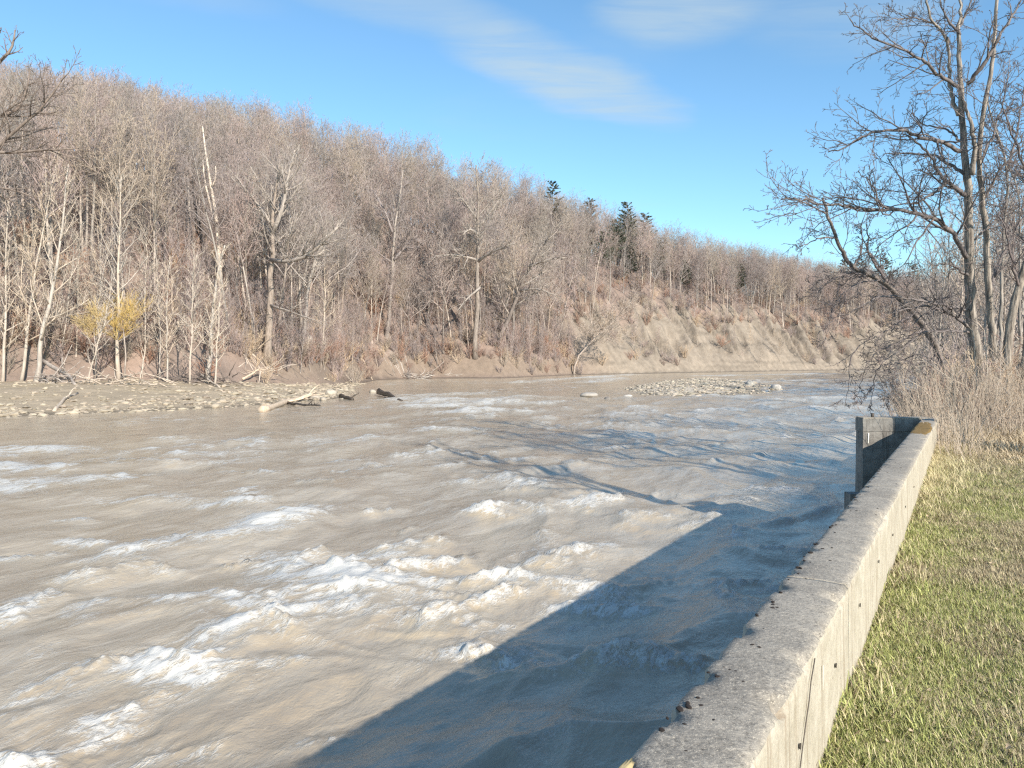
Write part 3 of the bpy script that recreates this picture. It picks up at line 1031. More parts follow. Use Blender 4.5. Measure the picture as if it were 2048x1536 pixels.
drift('driftwood_log', log_path([(85, 722, 80), (115, 738, 78), (140, 752, 76), (155, 775, 74)]), 0.24, 0.14, M_TRUNK, 'fallen grey trunk leaning down from the saplings onto the bar', 4, 11)
drift('driftwood_log', log_path([(235, 760), (262, 764), (325, 776)]), 0.13, 0.08, M_WOOD, 'long straight bleached pole at the back of the bar', 2, 12)
drift('driftwood_log', log_path([(165, 771), (200, 762), (240, 752), (275, 752)]), 0.28, 0.16, M_TRUNK, 'thick grey log along the brush line of the bar', 5, 13)
drift('driftwood_log', log_path([(335, 765), (390, 762), (430, 770)]), 0.2, 0.1, M_WOOD, 'bleached log on top of the tangled drift pile', 5, 14)
drift('driftwood_log', log_path([(400, 748, 88), (418, 760, 84), (440, 775, 80)]), 0.14, 0.08, M_WOOD, 'bleached pole leaning down from the drift pile', 3, 15)
drift('driftwood_log', log_path([(485, 758, 96), (510, 745, 98), (520, 737, 99)]), 0.14, 0.08, M_WOOD, 'bent bleached pole propped against the brown cut bank', 3, 16)
drift('driftwood_log', log_path([(548, 760, 104), (556, 750, 104)]), 0.1, 0.06, M_WOOD, 'short bleached stick standing against the cut bank', 1, 17)
drift('driftwood_log', log_path([(690, 757), (720, 755), (745, 757)]), 0.14, 0.08, M_WOOD, 'bleached stick on the stony spit below the red brush', 3, 18)


def drift_pile(cx, cy, D, n, seed, label, mat=M_TRUNK, wide=4.0):
    R = random.Random(seed)
    c = W(cx, cy, D)
    z0 = tz(c[0], c[1])
    T = Tubes()
    for i in range(n):
        p = (c[0] + R.gauss(0, wide * 0.5), c[1] + R.gauss(0, 1.4), z0 + R.uniform(0, 0.8))
        q = limb(R, p, (R.gauss(0, 1), R.gauss(0, 0.6), R.gauss(0, 0.25)), R.uniform(0.8, 4), 5, 0.2, 0)
        q = [(a_, b__, max(c_, tz(a_, b__))) for a_, b__, c_ in q]
        r = R.uniform(0.02, 0.08)
        T.add(q, [r, r * .9, r * .8, r * .6, r * .4], 5)
    obj('drift_pile', T.mesh('drift_pile', [mat]), None, 'stuff', label, 'drift pile')


drift_pile(395, 763, 86, 90, 1, 'dark tangle of drift sticks at the back of the gravel bar', M_DARK)
drift_pile(105, 772, 77, 40, 2, 'small dark heap of sticks below the pale saplings', M_TRUNK, 2)
drift_pile(520, 747, 101, 30, 3, 'tangle of pale roots hanging over the brown cut bank', M_SNAG, 3)
drift_pile(230, 770, 76, 50, 4, 'loose scatter of drift sticks on the grassy bar', M_WOOD, 5)
drift_pile(810, 745, 152, 60, 5, 'mat of pale dead branches on the low bank beside the rapids', M_SNAG, 9)


# ------------------------------------------------------------------ bare trees
def make_tree(seed, H, crown0, r0, spread, rise, nlimb, spec, wander=0.03, lean=0.03, sides=7, twig=0.022, fork=False):
    """returns trunk and crown meshes for a bare tree standing at the origin"""
    R = random.Random(seed)
    TWIG[0] = twig
    Tk, Tc = Tubes(), Tubes()
    n = 11
    path = [(0, 0, -0.6)] + limb(R, (0, 0, 0), (R.gauss(0, lean), R.gauss(0, lean), 1), H, n - 1, wander, 0.02)
    rad = [r0 * 1.35] + [max(r0 * (1 - 0.93 * (i / (n - 2)) ** 1.05), twig) for i in range(n - 1)]
    rad[1] = r0 * 1.12
    Tk.add(path, rad, sides)
    az = R.uniform(0, 6)
    body = path[1:]
    for i in range(nlimb):
        f = crown0 + (0.97 - crown0) * (i + R.random()) / nlimb
        p, d = interp(body, f)
        az += 2.4 + R.uniform(-0.6, 0.6)
        rel = (f - crown0) / (1 - crown0)
        ang = rise * (1.15 - 0.65 * rel) * R.uniform(0.75, 1.2)
        dd = side_dir(R, d, ang, az)
        ln = H * spread * (1 - 0.42 * rel) * R.uniform(0.65, 1.15)
        ra = r0 * (1 - 0.9 * f) * R.uniform(0.5, 0.72)
        ra = max(ra, twig * 1.3)
        q = limb(R, p, dd, ln, 6, 0.13, 0.09)
        rb = max(ra * 0.3, twig)
        Tc.add(q, [ra + (rb - ra) * k / 5 for k in range(6)], 5)
        bough(R, Tc, q, ra, rb, 0, spec)
    return Tk, Tc


# (count per metre, minimum, length ratio, angle, points, sides, wander, up, first)
SPEC_BIG = [(1.15, 5, 0.55, 0.75, 4, 4, 0.14, 0.08, 0.18), (1.6, 3, 0.55, 0.7, 3, 3, 0.14, 0.08, 0.12), (2.0, 2, 0.6, 0.6, 2, 3, 0.1, 0.05, 0.15)]
SPEC_SLIM = [(1.8, 4, 0.55, 0.62, 4, 3, 0.06, 0.07, 0.15), (2.4, 3, 0.60, 0.6, 3, 3, 0.07, 0.06, 0.12)]

FOREST = []      # (trunk mesh, crown mesh, height)
for i in range(8):
    R_ = random.Random(100 + i)
    a_, c_ = make_tree(100 + i, R_.uniform(17, 24), R_.uniform(0.28, 0.52), R_.uniform(0.17, 0.25), R_.uniform(0.27, 0.35), R_.uniform(0.62, 0.85),
                       18, SPEC_BIG, 0.035, 0.05, 6, 0.017)
    FOREST.append((a_.mesh('trunk', [(M_TRUNK, M_TRUNK2, M_TRUNK3)[i % 3]]), c_.mesh('crown', [(M_TWIG, M_TWIG2, M_TWIG, M_TWIG3)[i % 4]]), a_, c_))
SLIM = []
for i in range(5):
    R_ = random.Random(200 + i)
    a_, c_ = make_tree(200 + i, R_.uniform(11, 14), 0.22, R_.uniform(0.07, 0.10), 0.26, R_.uniform(0.6, 0.8), 22, SPEC_SLIM, 0.03, 0.07, 5, 0.014)
    SLIM.append((a_.mesh('trunk', [M_PALE]), c_.mesh('crown', [M_BRUSH]), a_, c_))
print('tris', [sum(len(p.vertices) - 2 for p in me.polygons) for me in (FOREST[0][1], SLIM[0][1])])


def place_tree(kind, x, y, z, rz, sc, label, group, name='bare_tree', mats=None):
    t = thing(name, label, 'tree', (x, y, z), rz, sc, group)
    a_ = obj('trunk', kind[0], t)
    c_ = obj('crown', kind[1], t)
    return t


def shrub_tubes(seed, H, stems, spread, twig, twigs=10):
    R = random.Random(seed)
    TWIG[0] = twig
    T = Tubes()
    for i in range(stems):
        a = R.uniform(0, 6.28)
        l = H * R.uniform(0.6, 1.1)
        s = spread * R.uniform(0.1, 1)
        q = limb(R, (0.25 * math.cos(a) * R.random(), 0.25 * math.sin(a) * R.random(), -0.1), (s * math.cos(a), s * math.sin(a), 1), l, 5, 0.10, 0.0)
        r = twig * R.uniform(1.2, 2.2)
        T.add(q, [r, r * .85, r * .7, r * .55, r * .4], 4)
        for k in range(twigs):
            p, d = interp(q, R.uniform(0.2, 0.98))
            dd = side_dir(R, d, R.uniform(0.3, 0.9))
            w2 = limb(R, p, dd, l * R.uniform(0.12, 0.36), 3, 0.12, 0.05)
            T.add(w2, [twig, twig * .8, twig * .5], 3)
            for j in range(2):
                p2, d2 = interp(w2, R.uniform(0.2, 0.95))
                w3 = limb(R, p2, side_dir(R, d2, R.uniform(0.4, 0.9)), l * R.uniform(0.06, 0.16), 2, 0.1, 0.03)
                T.add(w3, [twig * .8, twig * .5], 3)
    return T


SHRUB = [shrub_tubes(300 + i, 2.6, 11, 0.75, 0.016, 9).mesh('bare_shrub', [(M_RED, M_TWIG, M_BRUSH)[i % 3]]) for i in range(6)]


# one object for a mass of alike plants: points that carry the plants
def mass(name, meshes, pts, rots, scales, idx, label, cat):
    col = bpy.data.collections.new(name + '_kinds')
    for i, me in enumerate(meshes):
        o = bpy.data.objects.new('%s_kind_%02d' % (name, i), me)
        col.objects.link(o)
    me = bpy.data.meshes.new(name)
    me.vertices.add(len(pts))
    me.vertices.foreach_set('co', np.asarray(pts, np.float32).ravel())
    me.attributes.new('turn', 'FLOAT_VECTOR', 'POINT').data.foreach_set('vector', np.asarray(rots, np.float32).ravel())
    me.attributes.new('size', 'FLOAT', 'POINT').data.foreach_set('value', np.asarray(scales, np.float32))
    me.attributes.new('which', 'INT', 'POINT').data.foreach_set('value', np.asarray(idx, np.int32))
    o = obj(name, me, kind='stuff', label=label, cat=cat)
    ng = bpy.data.node_groups.new(name, 'GeometryNodeTree')
    ng.interface.new_socket('Geometry', in_out='INPUT', socket_type='NodeSocketGeometry')
    ng.interface.new_socket('Geometry', in_out='OUTPUT', socket_type='NodeSocketGeometry')
    N, Lk = ng.nodes, ng.links
    gi, go = N.new('NodeGroupInput'), N.new('NodeGroupOutput')
    ci = N.new('GeometryNodeCollectionInfo')
    ci.inputs[0].default_value = col
    ci.inputs['Separate Children'].default_value = True
    ci.inputs['Reset Children'].default_value = True
    ip = N.new('GeometryNodeInstanceOnPoints')
    ip.inputs['Pick Instance'].default_value = True
    Lk.new(gi.outputs[0], ip.inputs['Points'])
    Lk.new(ci.outputs[0], ip.inputs['Instance'])
    for nm, ty, sock in (('which', 'INT', 'Instance Index'), ('turn', 'FLOAT_VECTOR', 'Rotation'), ('size', 'FLOAT', 'Scale')):
        na = N.new('GeometryNodeInputNamedAttribute')
        na.data_type = ty
        na.inputs[0].default_value = nm
        out = [s for s in na.outputs if s.enabled and s.name == 'Attribute'][0]
        Lk.new(out, ip.inputs[sock])
    Lk.new(ip.outputs[0], go.inputs[0])
    md = o.modifiers.new('plants', 'NODES')
    md.node_group = ng
    return o


def joined(a, c, mats):
    Va, Fa = a.arrays()
    Vc, Fc = c.arrays()
    me = mesh_np('tree_of_the_wood', np.concatenate([Va, Vc]), Fa + [f + len(Va) for f in Fc], mats)
    na = sum(len(f) for f in Fa)
    mi = np.ones(len(me.polygons), np.int32)
    mi[:na] = 0
    me.polygons.foreach_set('material_index', mi)
    return me


# scatter the wood over the hill
rs = np.random.RandomState(11)
cell = 3.6
gx, gy = np.meshgrid(np.arange(-150, 330, cell), np.arange(20, 430, cell))
px_ = gx.ravel() + rs.uniform(-0.5, 0.5, gx.size) * cell
py_ = gy.ravel() + rs.uniform(-0.5, 0.5, gx.size) * cell
zz, dw_, d_, arc_, cw_, prof_, gl_ = terrain(px_, py_, True)
azd = np.degrees(np.arctan2(px_, py_))
ok = (d_ > 2.5) & (d_ < 112) & (azd > -37) & (azd < 34.5)
ok &= ~((cw_ > 0.4) & (d_ < 16 + 5 * fbm(arc_ / 9, arc_ / 50, 77, 2)))
ok &= rs.rand(len(px_)) < np.where(d_ > 70, 0.75, 0.95) * (0.72 + 0.28 * sstep(noise2(px_ / 17, py_ / 17, 78), -0.5, 0.1))
# keep the trees one can pick out clear of neighbours right in front of them
for kp, kw, kd in ((425, 26, 113), (538, 26, 106), (955, 30, 160), (780, 20, 158), (1020, 24, 165), (400, 24, 115), (640, 22, 113), (215, 60, 84), (1205, 12, 262), (1232, 13, 262), (1262, 11, 262),
                   (1318, 12, 262), (1372, 11, 262), (1480, 11, 275)):
    ok &= ~((np.abs(1024 + F * px_ / py_ - kp) < kw) & (py_ < kd))
ti = np.where(ok)[0]
dist = np.hypot(px_[ti], py_[ti])
# the ones at the foot and on the skyline show largest
rank = dist + 0.9 * d_[ti]
order = ti[np.argsort(rank)]
n_ind = 235
PXAZ = lambda px: math.degrees(math.atan((px - 1024) / F))
ZAZ = [PXAZ(v) for v in (150, 390, 520, 640, 770, 900, 1010, 1130)]
ZONES = ['behind the tall pale saplings', 'behind the yellow willows', 'beside the pale dead snag', 'around the big forked tree', 'above the round lodged boulder',
         'behind the bare leaning trunk', 'around the tall dark-limbed tree', 'behind the dark leaning tree', 'above the clay bank']
ind, rest = order[:n_ind], order[n_ind:]
# the wood's own height falls off so that its tops keep to the ridge line of the photograph
SKY_PX = [-300, 0, 60, 130, 200, 300, 400, 560, 700, 850, 960, 1060, 1150, 1250, 1330, 1450, 1560, 1650, 1750]
SKY_Y = [120, 120, 122, 132, 142, 165, 188, 200, 232, 268, 300, 342, 388, 408, 438, 472, 500, 516, 520]
HT = [max(np.array([v.co.z for v in t_[1].vertices]).max(), 1) for t_ in FOREST]


def cap(i, k, sc):
    y_ = np.interp(1024 + F * px_[i] / py_[i], SKY_PX, SKY_Y)
    top = CAM_Z + (715 - y_) / F * py_[i]
    return max(0.32, min(sc, (top - zz[i]) / HT[k] * rs.uniform(0.86, 1.03)))


for i in ind:
    k = int(np.clip((noise2(np.array([px_[i] / 26]), np.array([py_[i] / 26]), 79)[0] * 0.5 + 0.5) * 5, 0, 4)) + rs.randint(0, 4)
    nearfoot = d_[i] < 22
    zone = ZONES[int(np.clip(np.searchsorted(ZAZ, azd[i]), 0, len(ZONES) - 1))]
    sc_i = cap(i, k, rs.uniform(0.58, 1.10))
    look = ('grey', 'pale', 'brown')[k % 3] + '-trunked'
    look = ('tall ' if sc_i > 0.84 else 'short ') + look
    lab = look + (' tree at the hill foot ' if nearfoot else ' tree up the slope ') + zone
    grp = look + (' trees at the hill foot ' if nearfoot else ' trees up the slope ') + zone
    place_tree(FOREST[k], px_[i], py_[i], zz[i], rs.uniform(0, 6.28), sc_i, lab, grp)
FJ = [joined(a_, c_, [t_.materials[0], k_.materials[0]]) for t_, k_, a_, c_ in FOREST]
n = len(rest)
kk = np.clip((noise2(px_[rest] / 26, py_[rest] / 26, 79) * 0.5 + 0.5) * 5, 0, 4).astype(int) + rs.randint(0, 4, n)
sk = [cap(i, k, v) for i, k, v in zip(rest, kk, rs.uniform(0.60, 1.12, n) * np.where(rs.rand(n) < 0.2, 0.7, 1))]
mass('woodland', FJ, np.column_stack([px_[rest], py_[rest], zz[rest]]),
     np.column_stack([rs.normal(0, 0.03, n), rs.normal(0, 0.03, n), rs.uniform(0, 6.28, n)]), sk, kk,
     'far bare deciduous wood covering the upper hill and ridge', 'woodland')
print('trees', len(ind), n)

# understorey: thin saplings and shrubs between the trunks
P = rs.uniform((-150, 40), (300, 400), (110000, 2))
zz, dw_, d_, arc_, cw_, prof_, gl_ = terrain(P[:, 0], P[:, 1], True)
azd = np.degrees(np.arctan2(P[:, 0], P[:, 1]))
pr = np.where(d_ < 7, 1.0, np.where(d_ < 14, 0.5, np.where(d_ < 34, 0.24, 0.06))) * np.where(cw_ > 0.4, np.where(d_ < 13, 0.035 + 0.13 * (gl_ < 0.1), 1.0), 1)
ok = (d_ > 0.8) & (d_ < 70) & (azd > -36) & (azd < 34) & (rs.rand(len(P)) < pr)
k = np.where(ok)[0][:8500]
print('undergrowth', ok.sum())
SJ = [joined(a_, c_, [M_TRUNK, M_TWIG]) for _, _, a_, c_ in SLIM]
n = len(k)
kind_i = np.where(rs.rand(n) < 0.40, rs.randint(0, len(SJ), n), len(SJ) + rs.randint(0, len(SHRUB), n))
small = kind_i >= len(SJ)
sc_ = np.where(small, rs.uniform(0.6, 1.5, n), rs.uniform(0.30, 0.85, n))
mass('undergrowth', SJ + SHRUB, np.column_stack([P[k], zz[k]]),
     np.column_stack([rs.normal(0, 0.08, n), rs.normal(0, 0.08, n), rs.uniform(0, 6.28, n)]), sc_, kind_i,
     'thin saplings and brush filling the wood between the trunks', 'undergrowth')


# ------------------------------------------------------------------ trees one can pick out on the far bank
def ground_for(px, py, D):
    """slide along the ray's heading at distance D, on the terrain"""
    p = W(px, py, D)
    return p[0], p[1], tz(p[0], p[1])


def pix_tree(name, label, stem, D, r0, r1, limbs=(), auto=14, spread=0.25, f0=0.35, mat=M_TRUNK, tmat=M_TWIG, spec=None, twig=0.018,
             seed=1, sides=8, group=None, cat='tree', rise=0.75, up=0.08):
    """a tree whose stem and main limbs follow paths measured in the photograph at one distance"""
    R = random.Random(seed)
    TWIG[0] = twig
    spec = SPEC_BIG if spec is None else spec
    D0 = D
    base = W(stem[0][0], stem[0][1], D0)
    gz = tz(base[0], base[1])
    pts = [tuple(W(x, y, D0)) for x, y in stem]
    n = max(10, 2 * len(pts))
    path = smooth_path([(base[0], base[1], min(gz, base[2]) - 0.5)] + pts, n, R, 0.045 + 0.14 * r0)
    o = np.array([base[0], base[1], gz])
    t = thing(name, label, cat, tuple(o), 0, 1, group)
    loc = lambda q: [tuple(np.array(p) - o) for p in q]
    Tk, Tc = Tubes(), Tubes()
    path = loc(path)
    rad = [r0 + (r1 - r0) * (i / (n - 1)) for i in range(n)]
    rad[0] = r0 * 1.3
    Tk.add(path, rad, sides)
    ln = sum(math.dist(a, b) for a, b in zip(path[:-1], path[1:]))
    for lm in limbs:
        q = loc(smooth_path([tuple(W(x, y, D0 + dd)) for x, y, dd in lm[1]], 7, R, 0.04))
        ra = lm[0]
        rb = max(ra * 0.3, twig)
        Tc.add(q, [ra + (rb - ra) * k / 6 for k in range(7)], 6)
        bough(R, Tc, q, ra, rb, 0, spec)
    az = R.uniform(0, 6)
    for i in range(auto):
        f = f0 + (0.98 - f0) * (i + R.random()) / max(auto, 1)
        p, d = interp(path, f)
        az += 2.4 + R.uniform(-0.5, 0.5)
        rel = (f - f0) / (1 - f0)
        dd = side_dir(R, d, rise * (1.15 - 0.5 * rel) * R.uniform(0.8, 1.2), az)
        l2 = ln * spread * (1 - 0.6 * rel) * R.uniform(0.6, 1.15)
        ra = max((r0 + (r1 - r0) * f) * 0.5, twig)
        rb = max(ra * 0.3, twig)
        q = limb(R, p, dd, l2, 6, 0.12, up)
        Tc.add(q, [ra + (rb - ra) * k / 5 for k in range(6)], 5)
        bough(R, Tc, q, ra, rb, 0, spec)
    obj('trunk', Tk.mesh('trunk', [mat]), t)
    if Tc.b:
        obj('crown', Tc.mesh('crown', [tmat]), t)
    return t


PALE = dict(mat=M_PALE, tmat=M_PALE, spec=SPEC_SLIM, twig=0.017, auto=24, spread=0.24, f0=0.2, rise=0.75, up=0.06)
G1 = 'pale saplings at the left end of the bar'
pix_tree('pale_sapling', 'tallest pale smooth sapling leaning right at the left end of the bar', [(70, 764), (82, 689), (99, 604), (120, 501), (125, 430), (137, 328)], 79, 0.26, 0.04, seed=1, group=G1, **PALE)
pix_tree('pale_sapling', 'pale sapling just left of the tallest one, nearly parallel to it', [(41, 761), (61, 621), (73, 535), (89, 450), (103, 376), (112, 330)], 80, 0.18, 0.03, seed=2, group=G1, **PALE)
pix_tree('pale_sapling', 'pale sapling at the very left edge of the photograph', [(5, 764), (8, 640), (14, 520), (16, 400)], 79, 0.17, 0.03, seed=3, group=G1, **PALE)
pix_tree('pale_sapling', 'thin pale sapling leaning right in front of the yellow willow', [(174, 754), (202, 672), (222, 573)], 78, 0.10, 0.03, seed=4, group=G1, **PALE)
pix_tree('pale_sapling', 'straight pale trunk standing up through the yellow willow', [(237, 717), (236, 552), (239, 450), (243, 350)], 86, 0.24, 0.04, seed=5, group=G1, **PALE)
pix_tree('pale_sapling', 'thin upright sapling left of a pair at the drift pile', [(335, 754), (333, 604), (340, 520)], 82, 0.10, 0.03, seed=6, group='thin saplings behind the drift pile', **PALE)
pix_tree('pale_sapling', 'taller thin sapling standing right behind the drift pile', [(379, 751), (386, 604), (388, 501)], 82, 0.11, 0.03, seed=7, group='thin saplings behind the drift pile', **PALE)
pix_tree('pale_sapling', 'crooked pale sapling at the right end of the drift pile', [(429, 757), (437, 655), (438, 600), (447, 570)], 83, 0.12, 0.03, seed=8, group='thin saplings behind the drift pile', **PALE)
pix_tree('pale_sapling', 'thick pale leaning trunk behind the crooked sapling', [(417, 720), (424, 638), (436, 552), (450, 490)], 90, 0.27, 0.06, seed=9, group='thin saplings behind the drift pile', **PALE)
pix_tree('pale_sapling', 'bright thin sapling to the right of the lodged round boulder', [(644, 723), (649, 638), (651, 560), (648, 480)], 122, 0.16, 0.04, seed=10, **PALE)
SLIM_LABELS = ['slim pale young tree close to the left edge, third from the edge', 'slim young tree just right of the tallest pale sapling',
               'slim upright young tree left of the smaller yellow willow', 'slim tall young tree rising between the two yellow willows',
               'slim young tree on the right side of the larger yellow willow', 'slim young tree just left of the drift pile saplings',
               'slim young tree leaning left across the left edge', 'slim young tree close behind the base of the tallest pale sapling']
for i, (a, b_, c_, d_2) in enumerate([(25, 760, 50, 430), (118, 745, 150, 470), (150, 745, 160, 420), (190, 735, 205, 400), (285, 735, 292, 480), (320, 730, 310, 500), (20, 755, -5, 470), (60, 740, 70, 400)]):
    pix_tree('pale_sapling', SLIM_LABELS[i], [(a, b_), ((a + c_) / 2 + 3, (b_ + d_2) / 2), (c_, d_2)], 84 + i, 0.09, 0.03,
             seed=20 + i, group='slim young trees in the left thicket', **PALE)

pix_tree('big_tree', 'big forked tree with a dark limb reaching right above the cut bank', [(533, 717), (538, 620), (543, 518), (545, 470), (540, 440), (560, 330)], 104, 0.56, 0.10,
         [(0.34, [(543, 520, 0), (580, 528, -3), (615, 518, -4), (650, 480, -5), (677, 453, -6)]), (0.34, [(543, 470, 0), (575, 402, -1), (572, 350, 0), (590, 300, 0)]),
          (0.28, [(541, 445, 0), (515, 410, 1), (488, 375, 2), (470, 350, 2)]), (0.2, [(540, 610, 0), (600, 630, -4), (630, 640, -6)])], auto=10, spread=0.24, f0=0.5, mat=M_TRUNK3, tmat=M_TRUNK, seed=31)
pix_tree('big_tree', 'slightly leaning tree with a bare grey trunk left of the tall dark-limbed one', [(767, 716), (778, 623), (788, 528), (784, 470), (800, 400), (806, 340)], 158, 0.46, 0.10,
         [(0.32, [(788, 520, 0), (812, 490, 0), (835, 470, -2)]), (0.3, [(785, 465, 0), (770, 420, 0), (745, 380, 2)])], auto=12, f0=0.45, seed=32, twig=0.03)
pix_tree('big_tree', 'tall straight tree with dark spreading limbs and a pale broken bough', [(950, 692), (957, 589), (955, 521), (957, 452), (957, 380), (952, 330)], 160, 0.58, 0.12,
         [(0.34, [(955, 524, 0), (986, 500, -3), (1010, 497, -5), (1026, 486, -6)]), (0.30, [(954, 520, 0), (930, 512, -2), (900, 509, -4), (870, 512, -5)]),
          (0.35, [(957, 470, 0), (940, 455, -2), (925, 470, -4)]), (0.28, [(957, 455, 0), (985, 420, 0), (1010, 380, 1)]), (0.28, [(957, 440, 0), (925, 400, 0), (900, 365, 1)]),
          (0.28, [(960, 575, -1), (935, 596, -3), (914, 622, -5)])], auto=14, f0=0.5, seed=33, mat=M_TRUNK3, tmat=M_TRUNK, twig=0.03)
pix_tree('leaning_tree', 'dark leaning tree at the right of the tall dark-limbed one', [(986, 712), (1017, 634), (1041, 582), (1058, 528), (1095, 490), (1110, 440)], 165, 0.55, 0.10,
         [(0.3, [(1040, 582, 0), (1070, 575, -3), (1110, 590, -5)]), (0.3, [(1055, 535, 0), (1090, 520, -2), (1130, 515, -4)])], auto=14, spread=0.35, f0=0.3, mat=M_DARK, tmat=M_TRUNK, seed=34, twig=0.03)
pix_tree('leaning_tree', 'bare tree leaning far out to the right over the clay bank', [(1147, 719), (1172, 695), (1198, 671), (1232, 640), (1268, 596)], 186, 0.24, 0.05,
         auto=22, spread=0.4, f0=0.3, mat=M_TRUNK, tmat=M_TRUNK, seed=35, twig=0.032)
pix_tree('leaning_tree', 'thin tree leaning right at the left start of the clay bank', [(1112, 700), (1125, 640), (1140, 570), (1152, 520)], 190, 0.25, 0.06, auto=16, spread=0.35, f0=0.3, seed=36, twig=0.03)
pix_tree('dead_snag', 'dead pale twin-stemmed snag without twigs on the hillside', [(441, 500), (432, 427), (424, 376), (412, 328), (405, 253)], 106, 0.42, 0.08,
         [(0.24, [(436, 470, 0), (426, 420, 1), (409, 380, 1), (406, 320, 1)]), (0.15, [(424, 372, 0), (434, 352, 0), (431, 332, 0)])], auto=0, mat=M_SNAG, tmat=M_SNAG,
         spec=[], seed=37)
pix_tree('dead_snag', 'broken tree whose snapped pale top slants right beside the big forked tree', [(606, 715), (612, 620), (622, 540), (640, 490), (655, 468), (676, 453)], 112, 0.24, 0.17, auto=7, f0=0.5, spread=0.15, mat=M_TRUNK, tmat=M_SNAG, seed=38)
pix_tree('vine_tree', 'dark vine-covered tree just left of the dead snag', [(415, 560), (402, 470), (390, 400), (385, 360), (378, 330)], 114, 0.45, 0.14, auto=26, spread=0.16, f0=0.3,
         mat=M_DARK, tmat=M_DARK, seed=39)
# big dark tree whose boughs come in at the left edge
pix_tree('big_tree', 'large dark tree at the left edge sending boughs into the frame', [(-70, 770), (-75, 560), (-60, 380), (-40, 250), (-20, 130), (-5, 60)], 76, 0.55, 0.10,
         [(0.22, [(-50, 330, 0), (0, 285, 0), (60, 245, 0), (95, 200, 0), (130, 150, 0)]), (0.2, [(-45, 300, 0), (0, 310, 0), (70, 300, 0), (150, 297, 0)]),
          (0.2, [(-60, 400, 0), (0, 368, 0), (40, 385, 0), (62, 392, 0)]), (0.22, [(-40, 250, 0), (0, 215, 0), (40, 240, 1), (55, 180, 1), (60, 140, 1)]),
          (0.2, [(-20, 140, 0), (5, 120, 0), (25, 100, 0), (30, 60, 0)])], auto=9, f0=0.45, spread=0.10, mat=M_DARK, tmat=M_DARK, seed=41, twig=0.02)

# yellow willows
for i, (cx, cy, D, s) in enumerate([(187, 650, 82, 1.0), (246, 650, 83, 1.25)]):
    p = W(cx, cy, D)
    T = Tubes()
    for j, (ox, oy, oz) in enumerate([(0, 0, 0), (-1.0, 0.3, 0.5), (0.9, -0.2, 0.9), (0.2, 0.4, 1.6), (-0.5, 0, -0.7)]):
        for (n_, s_), lst in shrub_tubes(400 + 10 * i + j, (1.9 + 0.3 * (j % 3)) * s, 15, 1.5, 0.0105, 10).b.items():
            for q_, r_ in lst:
                T.add([(x + ox * s, y + oy, z + oz * s) for x, y, z in q_], r_, s_)
    o = thing('yellow_willow', ('smaller golden yellow willow bush in front of the grey wood', 'larger golden yellow willow bush behind the thin pale sapling')[i], 'willow',
              (p[0], p[1], tz(p[0], p[1])), 0, 1, 'yellow willows on the far bank')
    z0 = p[2] - 0.6 - tz(p[0], p[1])
    T2 = Tubes()
    T2.add([(0, 0, -0.4), (0.25, 0, z0 * 0.5), (0, 0.05, z0 + 0.2)], [0.10, 0.08, 0.06], 6)
    obj('trunk', T2.mesh('trunk', [M_TRUNK]), o)
    obj('crown', T.mesh('crown', [M_YELLOW]), o).location = (0, 0, z0)


# pines on the ridge and in the slope
def pine(seed, H, r, mat=M_NEEDLE, dens=1.0):
    R = random.Random(seed)
    TWIG[0] = 0.02
    Tk = Tubes()
    path = limb(R, (0, 0, -0.5), (0, 0, 1), H, 8, 0.015, 0)
    Tk.add(path, [0.26 * (1 - 0.9 * i / 7) for i in range(8)], 6)
    V, Fc, C = [], [], []
    z = H * 0.30
    while z < H * 0.97:
        rel = (z - H * 0.3) / (H * 0.7)
        for j in range(R.randint(4, 6)):
            a = R.uniform(0, 6.28)
            l = r * (1 - rel) ** 0.6 * R.uniform(0.4, 1.2) + 0.5
            q = limb(R, (0, 0, z), (math.cos(a), math.sin(a), R.uniform(0.0, 0.35)), l, 4, 0.08, 0.06)
            Tk.add(q, [0.05, 0.04, 0.03, 0.02], 4)
            for m in range(int(l * 16 * dens)):
                p, d = interp(q, R.uniform(0.25, 1.0))
                s = R.uniform(0.18, 0.38)
                e = side_dir(R, d, R.uniform(0.2, 1.2))
                e = norm3((e[0], e[1], abs(e[2]) * 0.7 + 0.15))
                f = norm3((R.gauss(0, 1), R.gauss(0, 1), R.gauss(0, 1)))
                b0 = len(V)
                V += [p, tuple(p[k] + s * (e[k] + 0.42 * f[k]) for k in range(3)), tuple(p[k] + s * 1.25 * e[k] for k in range(3)), tuple(p[k] + s * (e[k] - 0.42 * f[k]) for k in range(3))]
                Fc.append((b0, b0 + 1, b0 + 2, b0 + 3))
                g = R.uniform(0.7, 1.35)
                C += [(0.075 * g, 0.092 * g, 0.058 * g)] * 4
        z += R.uniform(0.45, 0.8)
    return Tk.mesh('trunk', [M_DARK]), mesh_np('needles', V, np.array(Fc), [M_NEEDLE], False, np.array(C))


